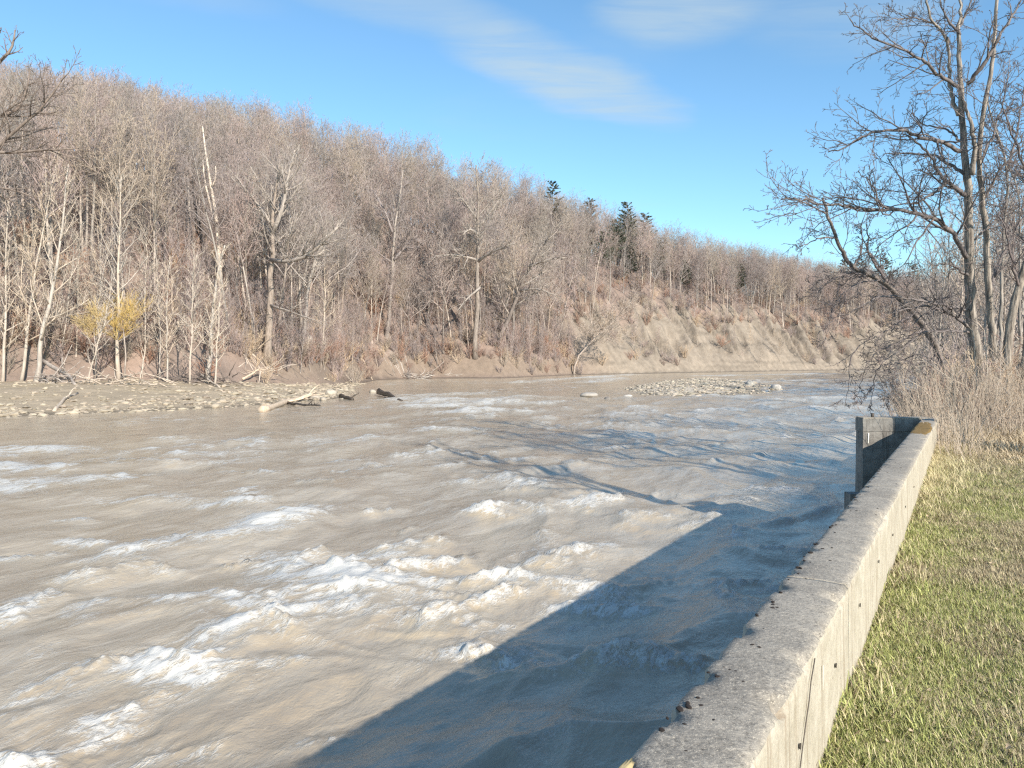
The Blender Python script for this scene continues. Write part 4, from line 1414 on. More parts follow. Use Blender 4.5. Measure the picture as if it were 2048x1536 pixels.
PINES = [pine(500 + i, 20, 4.6, dens=1.5) for i in range(3)]
for i, (px, py, D, sc, lab) in enumerate([
        (1105, 368, 238, 1.05, 'dark green pine standing clear on the ridge left of the others'), (1256, 405, 262, 0.95, 'lone dark pine tip on the skyline above the clay bank'),
        (1290, 428, 270, 0.75, 'low dark pine right behind the lone pine tip'), (1222, 452, 250, 0.95, 'dark pine among pale trunks above the left of the clay bank'),
        (1325, 475, 264, 0.8, 'dark pine among pale trunks above the middle of the clay bank'), (1180, 400, 255, 0.85, 'small pine on the ridge between the two taller ones'),
        (1645, 530, 330, 0.9, 'pine at the far end of the ridge left of the overhanging branches'), (1690, 522, 335, 1.0, 'taller pine at the far end of the ridge'),
        (1720, 520, 335, 0.95, 'right-hand pine of the far ridge group'), (1770, 520, 340, 1.0, 'pine on the far ridge behind the overhanging branches'),
        (1830, 530, 340, 1.0, 'pine on the far ridge nearest the big locust'), (1400, 535, 268, 0.55, 'small olive evergreen at the top of the clay bank')]):
    top = W(px, py, D)
    gz = tz(top[0], top[1])
    s = max(0.35, min(1.6, (top[2] - gz) / 19.3))
    t = thing('pine_tree', lab, 'pine tree', (top[0], top[1], gz), i * 1.3, s, 'pines on the ridge')
    obj('trunk', PINES[i % 3][0], t)
    obj('needles', PINES[i % 3][1], t)

# evergreens standing among the pale trunks along the top of the clay bank
for i, (px, py, hgt, lab) in enumerate([(1205, 560, 15, 'muted green pine among pale trunks, leftmost above the clay bank'), (1232, 555, 19, 'taller muted green pine beside the leftmost one above the clay bank'),
                                        (1262, 572, 13, 'short pine at the left brow of the clay bank'), (1318, 575, 15, 'muted green pine at the middle of the brow of the clay bank'),
                                        (1372, 590, 12, 'short olive pine right of the middle of the clay bank brow'), (1480, 600, 13, 'short pine toward the right end of the clay bank brow')]):
    for D in np.arange(190, 330, 0.5):
        p = W(px, py, D)
        if tz(p[0], p[1]) >= p[2]:
            t = thing('pine_tree', lab, 'pine tree', (p[0], p[1], p[2] - 0.3), i * 1.9, hgt / 20.0, 'pines above the clay bank')
            obj('trunk', PINES[i % 3][0], t)
            obj('needles', PINES[i % 3][1], t)
            break

# sparse growth on the clay bank
k_ = 0
for (px, py, D0) in [(1215, 610, 215), (1330, 720, 216), (1395, 690, 222), (1425, 715, 220), (1520, 735, 228), (1500, 700, 232), (1590, 715, 240), (1630, 705, 246), (1580, 660, 250),
                     (1660, 690, 255), (1470, 660, 236), (1545, 690, 238), (1370, 640, 232), (1190, 690, 198), (1240, 700, 205), (1280, 690, 212), (1560, 725, 233), (1610, 735, 240), (1355, 725, 215)]:
    # walk out along the heading until the slope is met
    best = None
    for D in np.arange(170, 300, 0.5):
        p = W(px, py, D)
        if tz(p[0], p[1]) >= p[2]:
            best = p
            break
    if best is None:
        continue
    k_ += 1
    place_tree(SLIM[k_ % 5], best[0], best[1], best[2] - 0.2, k_ * 1.1, 0.5 + 0.25 * ((k_ * 7) % 4) / 3, 'small bare tree rooted in a gully of the clay bank', 'small trees on the clay bank', 'bare_sapling')

# shrubs along the foot of the hill
rs = np.random.RandomState(23)
cnt = 0
for u in np.linspace(FOOT_ARC[2] - 5, FOOT_ARC[9], 64):
    i = max(j for j in range(len(FOOT_ARC) - 1) if FOOT_ARC[j] <= u)
    f = (u - FOOT_ARC[i]) / (FOOT_ARC[i + 1] - FOOT_ARC[i])
    x = FOOT[i][0] + f * (FOOT[i + 1][0] - FOOT[i][0]) + rs.normal(0, 1.2)
    y = FOOT[i][1] + f * (FOOT[i + 1][1] - FOOT[i][1]) + rs.normal(0, 1.2)
    y += 1.5
    k = rs.randint(6)
    zone = ZONES[int(np.clip(np.searchsorted(ZAZ, math.degrees(math.atan2(x, y))), 0, len(ZONES) - 1))]
    s = rs.uniform(0.7, 1.4)
    look = ('high ' if s > 1.05 else 'low ') + ('reddish', 'greyish', 'tan')[k % 3]
    o = obj('bare_shrub', SHRUB[k], None, None, look + ' bare shrub at the hill foot ' + zone, 'shrub', look + ' shrubs at the hill foot ' + zone, (x, y, tz(x, y) - 0.05))
    o.scale = (s, s, s)
    o.rotation_euler = (0, 0, rs.uniform(0, 6))


# ------------------------------------------------------------------ lawn and right bank
def build_lawn():
    ts = np.concatenate([np.arange(-14, 2, 0.5), np.arange(2, 22, 0.1), np.arange(22, 60, 0.5), np.arange(60, 330, 4)])
    as_ = np.concatenate([np.arange(-9.6, -0.6, 0.45), np.arange(-0.55, 8, 0.1), np.arange(8, 30, 1.0), np.arange(30, 140, 6)])
    T_, A_ = np.meshgrid(ts, as_, indexing='ij')
    z = lawn_z(T_, A_)
    X = T_ * ST + A_ * CT
    Y = T_ * CT - A_ * ST
    nb = fbm(T_ / 1.3, A_ / 1.3, 121, 4)
    g = np.array([0.135, 0.135, 0.058])
    s = np.array([0.27, 0.215, 0.13])
    c = g + (s - g) * sstep(nb + 1.3 * sstep(T_, 13, 17.5), -0.1, 0.6)[..., None]
    brown = np.array([0.21, 0.155, 0.11])
    c = c + (brown - c) * sstep(T_, 17, 21)[..., None]
    V = np.stack([X, Y, z], -1).reshape(-1, 3)
    n, m_ = X.shape
    i = np.arange(n - 1)[:, None] * m_ + np.arange(m_ - 1)[None, :]
    q = np.stack([i, i + m_, i + m_ + 1, i + 1], -1).reshape(-1, 4)
    tq, aq, zq = T_.ravel()[q].max(1), A_.ravel()[q].min(1), z.ravel()[q].max(1)
    q = q[((tq > 18.9) | (aq > -0.56)) & (zq > -0.45)]
    used = np.unique(q)
    remap = np.full(len(V), -1)
    remap[used] = np.arange(len(used))
    obj('lawn', mesh_np('lawn', V[used], remap[q], [M_LAWN], True, np.clip(c.reshape(-1, 3)[used], 0.01, 0.9)), kind='structure')


build_lawn()


def blades(name, t, a, h, wd, lean, col, seg, rs, label, cat, curl=0.5, dirs=None):
    n = len(t)
    z = lawn_z(t, a)
    X = t * ST + a * CT
    Y = t * CT - a * ST
    az = rs.uniform(0, 6.28, n) if dirs is None else dirs
    dx, dy = np.cos(az), np.sin(az)
    sx, sy = -dy, dx
    V = np.zeros((n, 2 * seg + 1, 3))
    for k in range(seg + 1):
        f = k / seg
        out = lean * h * (f ** (1 + curl))
        up = h * f * np.sqrt(np.clip(1 - (lean * f) ** 2 * 0.8, 0.05, 1))
        cx, cy, cz = X + dx * out, Y + dy * out, z + up - 0.01
        wk = wd * (1 - 0.75 * f)
        if k < seg:
            V[:, 2 * k] = np.stack([cx - sx * wk, cy - sy * wk, cz], -1)
            V[:, 2 * k + 1] = np.stack([cx + sx * wk, cy + sy * wk, cz], -1)
        else:
            V[:, 2 * seg] = np.stack([cx, cy, cz], -1)
    o = np.arange(n)[:, None] * (2 * seg + 1)
    quads = [np.concatenate([o + 2 * k, o + 2 * k + 1, o + 2 * k + 3, o + 2 * k + 2], 1) for k in range(seg - 1)]
    tri = np.concatenate([o + 2 * seg - 2, o + 2 * seg - 1, o + 2 * seg], 1)
    cols = np.repeat(col, 2 * seg + 1, 0)
    me = mesh_np(name, V.reshape(-1, 3), ([np.concatenate(quads)] if quads else []) + [tri], [M_BLADE], True, np.clip(cols, 0.01, 0.9))
    return obj(name, me, kind='stuff', label=label, cat=cat)


def lawn_points(n, t0, t1, rs, amax=None):
    """denser towards the camera"""
    u = rs.rand(n)
    t = t0 * (t1 / t0) ** u
    amax = 4.2 if amax is None else amax
    a = WALL_R + 0.03 + (amax - WALL_R) * rs.rand(n) * np.clip(0.3 + t / 14, 0, 1.2)
    return t, a


rs = np.random.RandomState(41)
green = np.array([0.235, 0.27, 0.080])
lime = np.array([0.42, 0.41, 0.15])
straw = np.array([0.56, 0.475, 0.28])
brown = np.array([0.25, 0.185, 0.12])


def tuft(seed, kinds, n=44, rad=0.075):
    """a palm-sized clump of turf: n bent blades with their own colours"""
    r = np.random.RandomState(seed)
    V, Fc, C = [], [], []
    for i in range(n):
        g, q = r.uniform(0, 6.28), rad * math.sqrt(r.rand())
        x, y = q * math.cos(g), q * math.sin(g)
        az, ln = r.uniform(0, 6.28), r.uniform(0.016, 0.046)
        lean = r.uniform(0.4, 1.15)
        w_ = r.uniform(0.0014, 0.0030)
        dx, dy = math.cos(az), math.sin(az)
        b0 = len(V)
        for k, f in enumerate((0, 0.5, 1.0)):
            o_, u_ = lean * ln * f ** 1.5, ln * f * math.sqrt(max(0.06, 1 - (lean * f) ** 2 * 0.8))
            ww = w_ * (1 - 0.75 * f)
            if k < 2:
                V += [(x + dx * o_ + dy * ww, y + dy * o_ - dx * ww, u_ - 0.004), (x + dx * o_ - dy * ww, y + dy * o_ + dx * ww, u_ - 0.004)]
            else:
                V.append((x + dx * o_, y + dy * o_, u_))
        Fc += [(b0, b0 + 1, b0 + 3), (b0, b0 + 3, b0 + 2), (b0 + 2, b0 + 3, b0 + 4)]
        c0, c1 = kinds[r.randint(len(kinds))]
        c = (c0 + (c1 - c0) * r.rand()) * r.uniform(0.75, 1.2)
        C += [c] * 5
    return mesh_np('turf_tuft', np.array(V), np.array(Fc), [M_BLADE], True, np.clip(np.array(C), 0.01, 0.9))


GK, SK, BK = (green, lime), (straw, straw * 0.8), (brown, straw * 0.7)
TUFTS = ([tuft(800 + i, [GK, GK, GK, SK]) for i in range(4)] + [tuft(810 + i, [GK, GK, SK, SK, BK]) for i in range(4)]
         + [tuft(820 + i, [GK, SK, SK, BK]) for i in range(3)] + [tuft(830 + i, [SK, BK, BK]) for i in range(3)])
n1, n2 = 14000, 16000
t1, a1 = lawn_points(n1, 1.2, 19, rs, 5.5)
t2 = rs.uniform(2.5, 19, n2)
a2 = WALL_R + 0.03 + rs.rand(n2) * (1.5 + t2 * 0.42)
t, a = np.r_[t1, t2], np.r_[a1, a2]
n = len(t)
nb = fbm(t / 0.8, a / 0.8, 131, 4) + 0.5 * fbm(t / 3, a / 3, 133, 2) + rs.normal(0, 0.18, n)
dry = nb * 1.25 + 0.08 + 0.9 * sstep(t, 12.5, 15.5)
which = np.where(dry < -0.05, rs.randint(0, 4, n), np.where(dry < 0.35, 4 + rs.randint(0, 4, n), np.where(dry < 0.75, 8 + rs.randint(0, 3, n), 11 + rs.randint(0, 3, n))))
edge = np.exp(-(a - WALL_R) / 0.16) * (0.3 + 0.7 * sstep(noise2(t / 0.5, t / 5, 135), -0.3, 0.4))
lush = sstep(fbm(t / 0.45, a / 0.45, 132, 2), 0.05, 0.6)
size = (0.85 + 0.45 * lush + 1.7 * edge) * rs.uniform(0.8, 1.25, n) * (1 + 0.04 * t)
mass('lawn_grass', TUFTS, np.column_stack([t * ST + a * CT, t * CT - a * ST, lawn_z(t, a)]), np.column_stack([np.zeros(n), np.zeros(n), rs.uniform(0, 6.28, n)]), size, which,
     'short mown lawn of green and straw coloured grass beside the wall', 'grass')

# longer pale grass at the foot of the wall and the dry grass in front of the brush
n = 9000
t = rs.uniform(8, 19, n)
a = WALL_R + 0.05 + rs.exponential(0.22, n)
dens = sstep(t, 8.5, 14)
k = rs.rand(n) < dens
t, a = t[k], a[k]
n = len(t)
col = straw[None] * rs.uniform(0.75, 1.35, (n, 1)) + np.where(rs.rand(n, 1) < 0.25, (lime - straw)[None] * 0.4, 0)
blades('tall_dry_grass', t, a, rs.uniform(0.07, 0.24, n), np.full(n, 0.004), rs.uniform(0.6, 1.15, n), col, 3, rs, 'long pale dry grass leaning at the foot of the wall', 'grass')
n = 24000
t = rs.uniform(13.6, 23, n)
a = rs.uniform(WALL_R + 0.05, 7.5, n)
k = rs.rand(n) < sstep(t + 0.8 * noise2(t, a, 138), 13.4, 16.0)
t, a = t[k], a[k]
n = len(t)
tan_ = np.array([0.58, 0.46, 0.30])
col = tan_[None] * rs.uniform(0.6, 1.25, (n, 1))
blades('matted_straw', t, a, rs.uniform(0.5, 1, n) * (0.09 + 0.36 * sstep(t, 14, 19)), np.full(n, 0.006), rs.uniform(0.65, 1.15, n), col, 3, rs, 'matted tan straw where the lawn meets the brush', 'grass')

# fallen leaves on the lawn
n = 340
t, a = lawn_points(n, 2.2, 16, rs, 4.5)
z = lawn_z(t, a) + 0.035
X = t * ST + a * CT
Y = t * CT - a * ST
V, Fc = [], []
for i in range(n):
    s = rs.uniform(0.008, 0.026)
    az = rs.uniform(0, 6.28)
    tl = rs.normal(0, 0.35, 2)
    out = [(-1, 0, 0.2), (-0.4, 0.55, 0), (0.3, 0.5, 0.1), (1.1, 0, 0.35), (0.3, -0.5, 0.05), (-0.4, -0.5, 0.1)]
    b0 = len(V)
    for x, y, zz_ in out:
        V.append((X[i] + s * (x * math.cos(az) - y * math.sin(az)), Y[i] + s * (x * math.sin(az) + y * math.cos(az)), z[i] + s * (zz_ + tl[0] * x + tl[1] * y)))
    V.append((X[i], Y[i], z[i] - s * 0.15))
    Fc += [(b0 + j, b0 + (j + 1) % 6, b0 + 6) for j in range(6)]
obj('dry_leaves', mesh_np('dry_leaves', V, np.array(Fc), [M_LEAF], False), kind='stuff', label='scattered curled brown leaves on the lawn', cat='leaves')


# ------------------------------------------------------------------ concrete retaining wall
def build_wall():
    wall = thing('retaining_wall', 'long pale concrete retaining wall between the lawn and the river', 'wall', tuple(L(0, WALL_R, LAWN_B)))
    o = np.array(wall.location)
    cuts = [-14, -6.7, -3.1, 0.5, 4.1, 7.7, 11.3, 14.9, 19.0]
    for t0, t1 in zip(cuts[:-1], cuts[1:]):
        step = 0.03 if t1 > 0.6 and t0 < 9 else 0.06
        ts = np.linspace(t0 + 0.004, t1 - 0.004, max(6, int((t1 - t0) / step)))
        # cross-section: lawn-side foot, lawn-side face, worn arris, top, worn arris, river face, foot
        prof = [(WALL_R + 0.03, LAWN_B + 0.5), (WALL_R + 0.012, 1.75), (WALL_R + 0.006, 1.45), (WALL_R, 1.2), (WALL_R - 0.001, TOP_B + 0.05), (WALL_R - 0.004, TOP_B + 0.016),
                (WALL_R - 0.018, TOP_B + 0.002), (WALL_R - 0.05, TOP_B), (-0.60, TOP_B - 0.004), (-0.68, TOP_B - 0.003), (WALL_L + 0.04, TOP_B), (WALL_L + 0.012, TOP_B + 0.004),
                (WALL_L, TOP_B + 0.018), (WALL_L - 0.002, TOP_B + 0.08), (WALL_L - 0.03, 2.6), (WALL_L - 0.06, 4.9)]
        k = len(prof)
        V = np.zeros((len(ts), k, 3))
        for j, (a, b) in enumerate(prof):
            jb = 0.004 * noise2(ts / 0.10, np.full(len(ts), j * 3.1), 141) + 0.003 * noise2(ts / 0.03, np.full(len(ts), j * 1.7), 142)
            ja = jb * 0.6
            if j in (5, 6):      # chipped arris on the lawn side
                chip = np.clip(noise2(ts / 0.22, np.full(len(ts), 4.0), 143) - 0.15, 0, 1) * 0.075 + np.clip(noise2(ts / 0.06, np.full(len(ts), 2.0), 144) - 0.1, 0, 1) * 0.026
                chip = chip + 0.035 * np.exp(-((ts - 6.0) / 0.35) ** 2) * (0.6 + 0.4 * noise2(ts / 0.05, ts / 0.05, 146))
                jb = jb + chip
                ja = ja - chip * 0.8
            if j in (11, 12):
                chip = np.clip(noise2(ts / 0.18, np.full(len(ts), 7.0), 145) - 0.1, 0, 1) * 0.055
                jb = jb + chip
                ja = ja + chip
            V[:, j] = np.stack([ts * ST + (a + ja) * CT, ts * CT - (a + ja) * ST, CAM_Z - (b + jb) - GRADE * ts], -1)
        n = len(ts)
        i = np.arange(n - 1)[:, None] * k + np.arange(k - 1)[None, :]
        q = np.stack([i, i + 1, i + k + 1, i + k], -1)
        mi = np.zeros((n - 1, k - 1), np.int32)
        mi[:, 5:11] = 1
        faces = [q.reshape(-1, 4), np.arange(k)[None, ::-1], (np.arange(k) + (n - 1) * k)[None, :]]
        me = mesh_np('wall_section', V.reshape(-1, 3) - o, faces, [M_SIDEC, M_TOPC], True)
        me.polygons.foreach_set('material_index', np.r_[mi.ravel(), 0, 0].astype(np.int32))
        obj('wall_section', me, wall)
    R = random.Random(9)
    # tufts of blackish moss on the coping
    tufts = []
    for sd in range(3):
        V = ICO2_V * (1 + 0.35 * noise2(ICO2_V[:, 0] * 3 + sd * 7, ICO2_V[:, 1] * 3 + ICO2_V[:, 2] * 2, 150 + sd))[:, None]
        tufts.append(mesh_np('moss_tuft', V, ICO2_F, [M_MOSS], True))
    for i in range(135):
        t = 1.3 + 8.5 * R.random() ** 2.1
        a = WALL_L + 0.012 + abs(R.gauss(0, 0.04)) if R.random() < 0.62 else R.uniform(WALL_L + 0.03, WALL_R - 0.05)
        if t < 3 and R.random() < 0.3:
            a = R.uniform(WALL_L + 0.02, -0.56)
        s = R.uniform(0.003, 0.0095) * (1.25 if a < WALL_L + 0.05 else 0.85)
        m = obj('moss_tuft', tufts[i % 3], wall, loc=tuple(L(t, a, TOP_B - 0.002) - o))
        m.scale = (s * R.uniform(0.9, 1.6), s * R.uniform(0.8, 1.1), s * 0.55)
        m.rotation_euler = (0, 0, R.uniform(0, 6))

    def patch(name, t0, t1, a0, a1, mat, seed, n=26):
        c = [(t0 + t1) / 2, (a0 + a1) / 2]
        V = [L(c[0], c[1], TOP_B - 0.010) - o]
        for rr, hh in ((0.55, 0.010), (0.85, 0.008), (1.0, -0.004)):
            for k in range(n):
                g = 2 * math.pi * k / n
                w_ = rr * (1 + 0.45 * float(noise2(np.array([k * 0.7]), np.array([seed + rr]), 160)))
                V.append(L(c[0] + w_ * math.cos(g) * (t1 - t0) / 2, np.clip(c[1] + w_ * math.sin(g) * (a1 - a0) / 2, WALL_L + 0.008, WALL_R - 0.012), TOP_B - hh) - o)
        Fc = [(0, 1 + k, 1 + (k + 1) % n) for k in range(n)]
        Q = [(1 + r * n + k, 1 + (r + 1) * n + k, 1 + (r + 1) * n + (k + 1) % n, 1 + r * n + (k + 1) % n) for r in range(2) for k in range(n)]
        obj(name, mesh_np(name, np.array(V), [np.array(Fc), np.array(Q)], [mat]), wall)
    patch('moss_patch', 14.0, 16.4, WALL_L - 0.05, WALL_R + 0.03, M_ORANGE, 3)
    patch('moss_patch', 15.4, 17.4, WALL_L - 0.03, WALL_R - 0.05, M_ORANGE, 8)
    patch('lichen_patch', 1.70, 1.95, WALL_L + 0.004, WALL_L + 0.035, M_LICHEN, 5)
    # form-tie holes in the lawn-side face
    disk = []
    for k in range(10):
        disk.append((0, 0.009 * math.cos(k * 0.628), 0.009 * math.sin(k * 0.628)))
    ring = [(0.006, y * 1.25, z_ * 1.25) for _, y, z_ in disk]
    hole = mesh_np('tie_hole', disk + ring, [np.arange(10)[None, :], np.array([(k, (k + 1) % 10, 10 + (k + 1) % 10, 10 + k) for k in range(10)])], [M_HOLE], False)
    for t in (2.75, 3.6, 4.5, 5.55, 6.7, 8.2, 9.6):
        m = obj('tie_hole', hole, wall, loc=tuple(L(t, WALL_R + 0.0062, 1.30 + R.uniform(-0.03, 0.03)) - o))
        m.rotation_euler = (0, 0, -TH)
    # a dry creeper stem that climbs the face, and white lime runs
    T = Tubes()
    q = [tuple(L(2.62 + 0.42 * (k / 7) + R.gauss(0, 0.008), WALL_R + 0.012 - 0.006 * k / 7, 1.50 - 0.40 * k / 7) - o) for k in range(8)]
    T.add(q, [0.0022] * 8, 5)
    obj('creeper_stem', T.mesh('creeper_stem', [M_RUST]), wall)
    for t, b0, b1 in ((3.25, 1.19, 1.29), (4.62, 1.16, 1.27), (7.2, 1.2, 1.32)):
        V = []
        for k in range(5):
            f = k / 4
            w_ = 0.005 * (1 - 0.5 * f)
            b = b0 + (b1 - b0) * f
            V += [tuple(L(t - w_, WALL_R + 0.0095, b) - o), tuple(L(t + w_, WALL_R + 0.0095, b) - o)]
        obj('lime_run', mesh_np('lime_run', V, np.array([(2 * k, 2 * k + 1, 2 * k + 3, 2 * k + 2) for k in range(4)]), [M_WHITE], False), wall)


build_wall()


def boxes(name, lst, mat, sub=10, jit=0.006, seed=1):
    """rough-cast blocks: each (origin, ex, ey, ez) is gridded and roughened"""
    V, Fc, o = [], [], 0
    for org, ex, ey, ez in lst:
        org, ex, ey, ez = map(np.asarray, (org, ex, ey, ez))
        for (p, u, v) in ((org, ex, ez), (org + ey, ez, ex), (org, ez, ey), (org + ex, ey, ez), (org + ez, ex, ey), (org, ey, ex)):
            n = sub
            a, b = np.meshgrid(np.linspace(0, 1, n), np.linspace(0, 1, n), indexing='ij')
            P_ = p + a[..., None] * u + b[..., None] * v
            V.append(P_.reshape(-1, 3))
            i = o + np.arange(n - 1)[:, None] * n + np.arange(n - 1)[None, :]
            Fc.append(np.stack([i, i + n, i + n + 1, i + 1], -1).reshape(-1, 4))
            o += n * n
    V = np.concatenate(V)
    V = V + jit * np.stack([noise2(V[:, 0] * 6 + V[:, 2] * 3, V[:, 1] * 6 + V[:, 2] * 5, seed + k) for k in range(3)], -1)
    return mesh_np(name, V, Fc, [mat], False)


# wing wall at the end of the retaining wall
J = L(18.60, WALL_L, TOP_B)
zt = J[2] + 0.02
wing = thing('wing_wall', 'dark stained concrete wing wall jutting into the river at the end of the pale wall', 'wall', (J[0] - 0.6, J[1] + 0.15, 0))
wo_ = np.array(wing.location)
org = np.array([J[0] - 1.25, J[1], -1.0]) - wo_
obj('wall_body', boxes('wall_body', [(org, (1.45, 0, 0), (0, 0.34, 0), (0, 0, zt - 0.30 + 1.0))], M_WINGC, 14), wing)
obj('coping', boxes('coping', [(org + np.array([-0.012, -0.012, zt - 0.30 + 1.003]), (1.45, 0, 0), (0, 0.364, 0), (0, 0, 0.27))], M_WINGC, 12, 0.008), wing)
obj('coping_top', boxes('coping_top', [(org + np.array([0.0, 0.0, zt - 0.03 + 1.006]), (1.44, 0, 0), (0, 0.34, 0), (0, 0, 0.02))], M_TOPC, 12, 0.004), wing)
T = Tubes()
pp = org + np.array([0.29, 0.2, zt + 1.0 - 0.02])
T.add([tuple(pp), tuple(pp + np.array([0, 0, 0.05])), tuple(pp + np.array([0.004, 0, 0.10]))], [0.035, 0.035, 0.03], 8)
obj('iron_pin', T.mesh('iron_pin', [M_RUST]), wing)
V = []
for k in range(6):
    f = k / 5
    V += [tuple(org + np.array([0.10 - 0.004 * (k % 2), -0.018, zt + 1 - 0.33 - 0.22 * f])), tuple(org + np.array([0.125 - 0.012 * f, -0.018, zt + 1 - 0.33 - 0.22 * f]))]
obj('lime_run', mesh_np('lime_run', V, np.array([(2 * k, 2 * k + 1, 2 * k + 3, 2 * k + 2) for k in range(5)]), [M_WHITE], False), wing)

# stub of an old pier in the shade of the wall
s_ = W(1701, 988, 14.4)
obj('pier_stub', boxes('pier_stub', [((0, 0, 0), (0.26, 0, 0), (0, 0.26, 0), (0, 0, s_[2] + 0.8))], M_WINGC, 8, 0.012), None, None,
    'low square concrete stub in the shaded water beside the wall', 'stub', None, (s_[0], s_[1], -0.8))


# ------------------------------------------------------------------ right bank: locust, its neighbours, brush
SPEC_NEAR = [(2.9, 6, 0.37, 0.75, 7, 5, 0.17, 0.05, 0.10), (3.2, 5, 0.60, 0.75, 5, 4, 0.18, 0.04, 0.10), (4.8, 3, 0.55, 0.7, 4, 3, 0.18, 0.03, 0.1), (6.0, 2, 0.5, 0.7, 3, 3, 0.15, 0.02, 0.15)]
SPEC_MID = SPEC_NEAR[:3]


def near_tree(name, label, D, trunks, limbs, base, twig=0.0062, seed=1, spec=SPEC_NEAR, mat=M_LOCUST, tmat=M_LTWIG, auto=10, group=None, tside=14, aspread=2.2):
    R = random.Random(seed)
    TWIG[0] = twig
    o = np.array([base[0], base[1], base[2]])
    t = thing(name, label, 'tree', tuple(o), 0, 1, group)
    Tk, Tc = Tubes(), Tubes()
    loc = lambda q: [tuple(np.array(p) - o) for p in q]
    for (r0, r1, pix) in trunks:
        n = max(14, 4 * len(pix))
        path = loc(smooth_path([tuple(W(x, y, D + dd)) for x, y, dd in pix], n, R, 0.015))
        Tk.add(path, [r0 + (r1 - r0) * i / (n - 1) for i in range(n)], tside if r0 > 0.1 else 8)
        for i in range(auto):
            f = 0.45 + 0.53 * (i + R.random()) / auto
            p, d = interp(path, f)
            ra = max((r0 + (r1 - r0) * f) * 0.22, twig * 1.5)
            q = limb(R, p, side_dir(R, d, R.uniform(0.6, 1.2)), R.uniform(0.5, 1.0) * aspread, 7, 0.2, 0.05)
            rb = max(ra * .3, twig)
            Tc.add(q, [ra + (rb - ra) * k / 6 for k in range(7)], 5)
            bough(R, Tc, q, ra, rb, 1, spec)
    for (ra, pix) in limbs:
        n = 4 * len(pix)
        q = loc(smooth_path([tuple(W(x, y, D + dd)) for x, y, dd in pix], n, R, 0.022))
        rb = max(ra * 0.25, twig)
        Tc.add(q, [ra + (rb - ra) * k / (n - 1) for k in range(n)], 9)
        bough(R, Tc, q, ra, rb, 0, spec)
    obj('trunk', Tk.mesh('trunk', [mat], 0.22), t)
    obj('crown', Tc.mesh('crown', [tmat], 0.1), t)
    print(name, sum(len(p.vertices) - 2 for p in t.children[1].data.polygons))
    return t


def bank_pt(px, D):
    p = W(px, 800, D)
    t_, a_ = to_ta(p[0], p[1])
    return np.array([p[0], p[1], float(lawn_z(np.array([t_]), np.array([a_]))[0])])


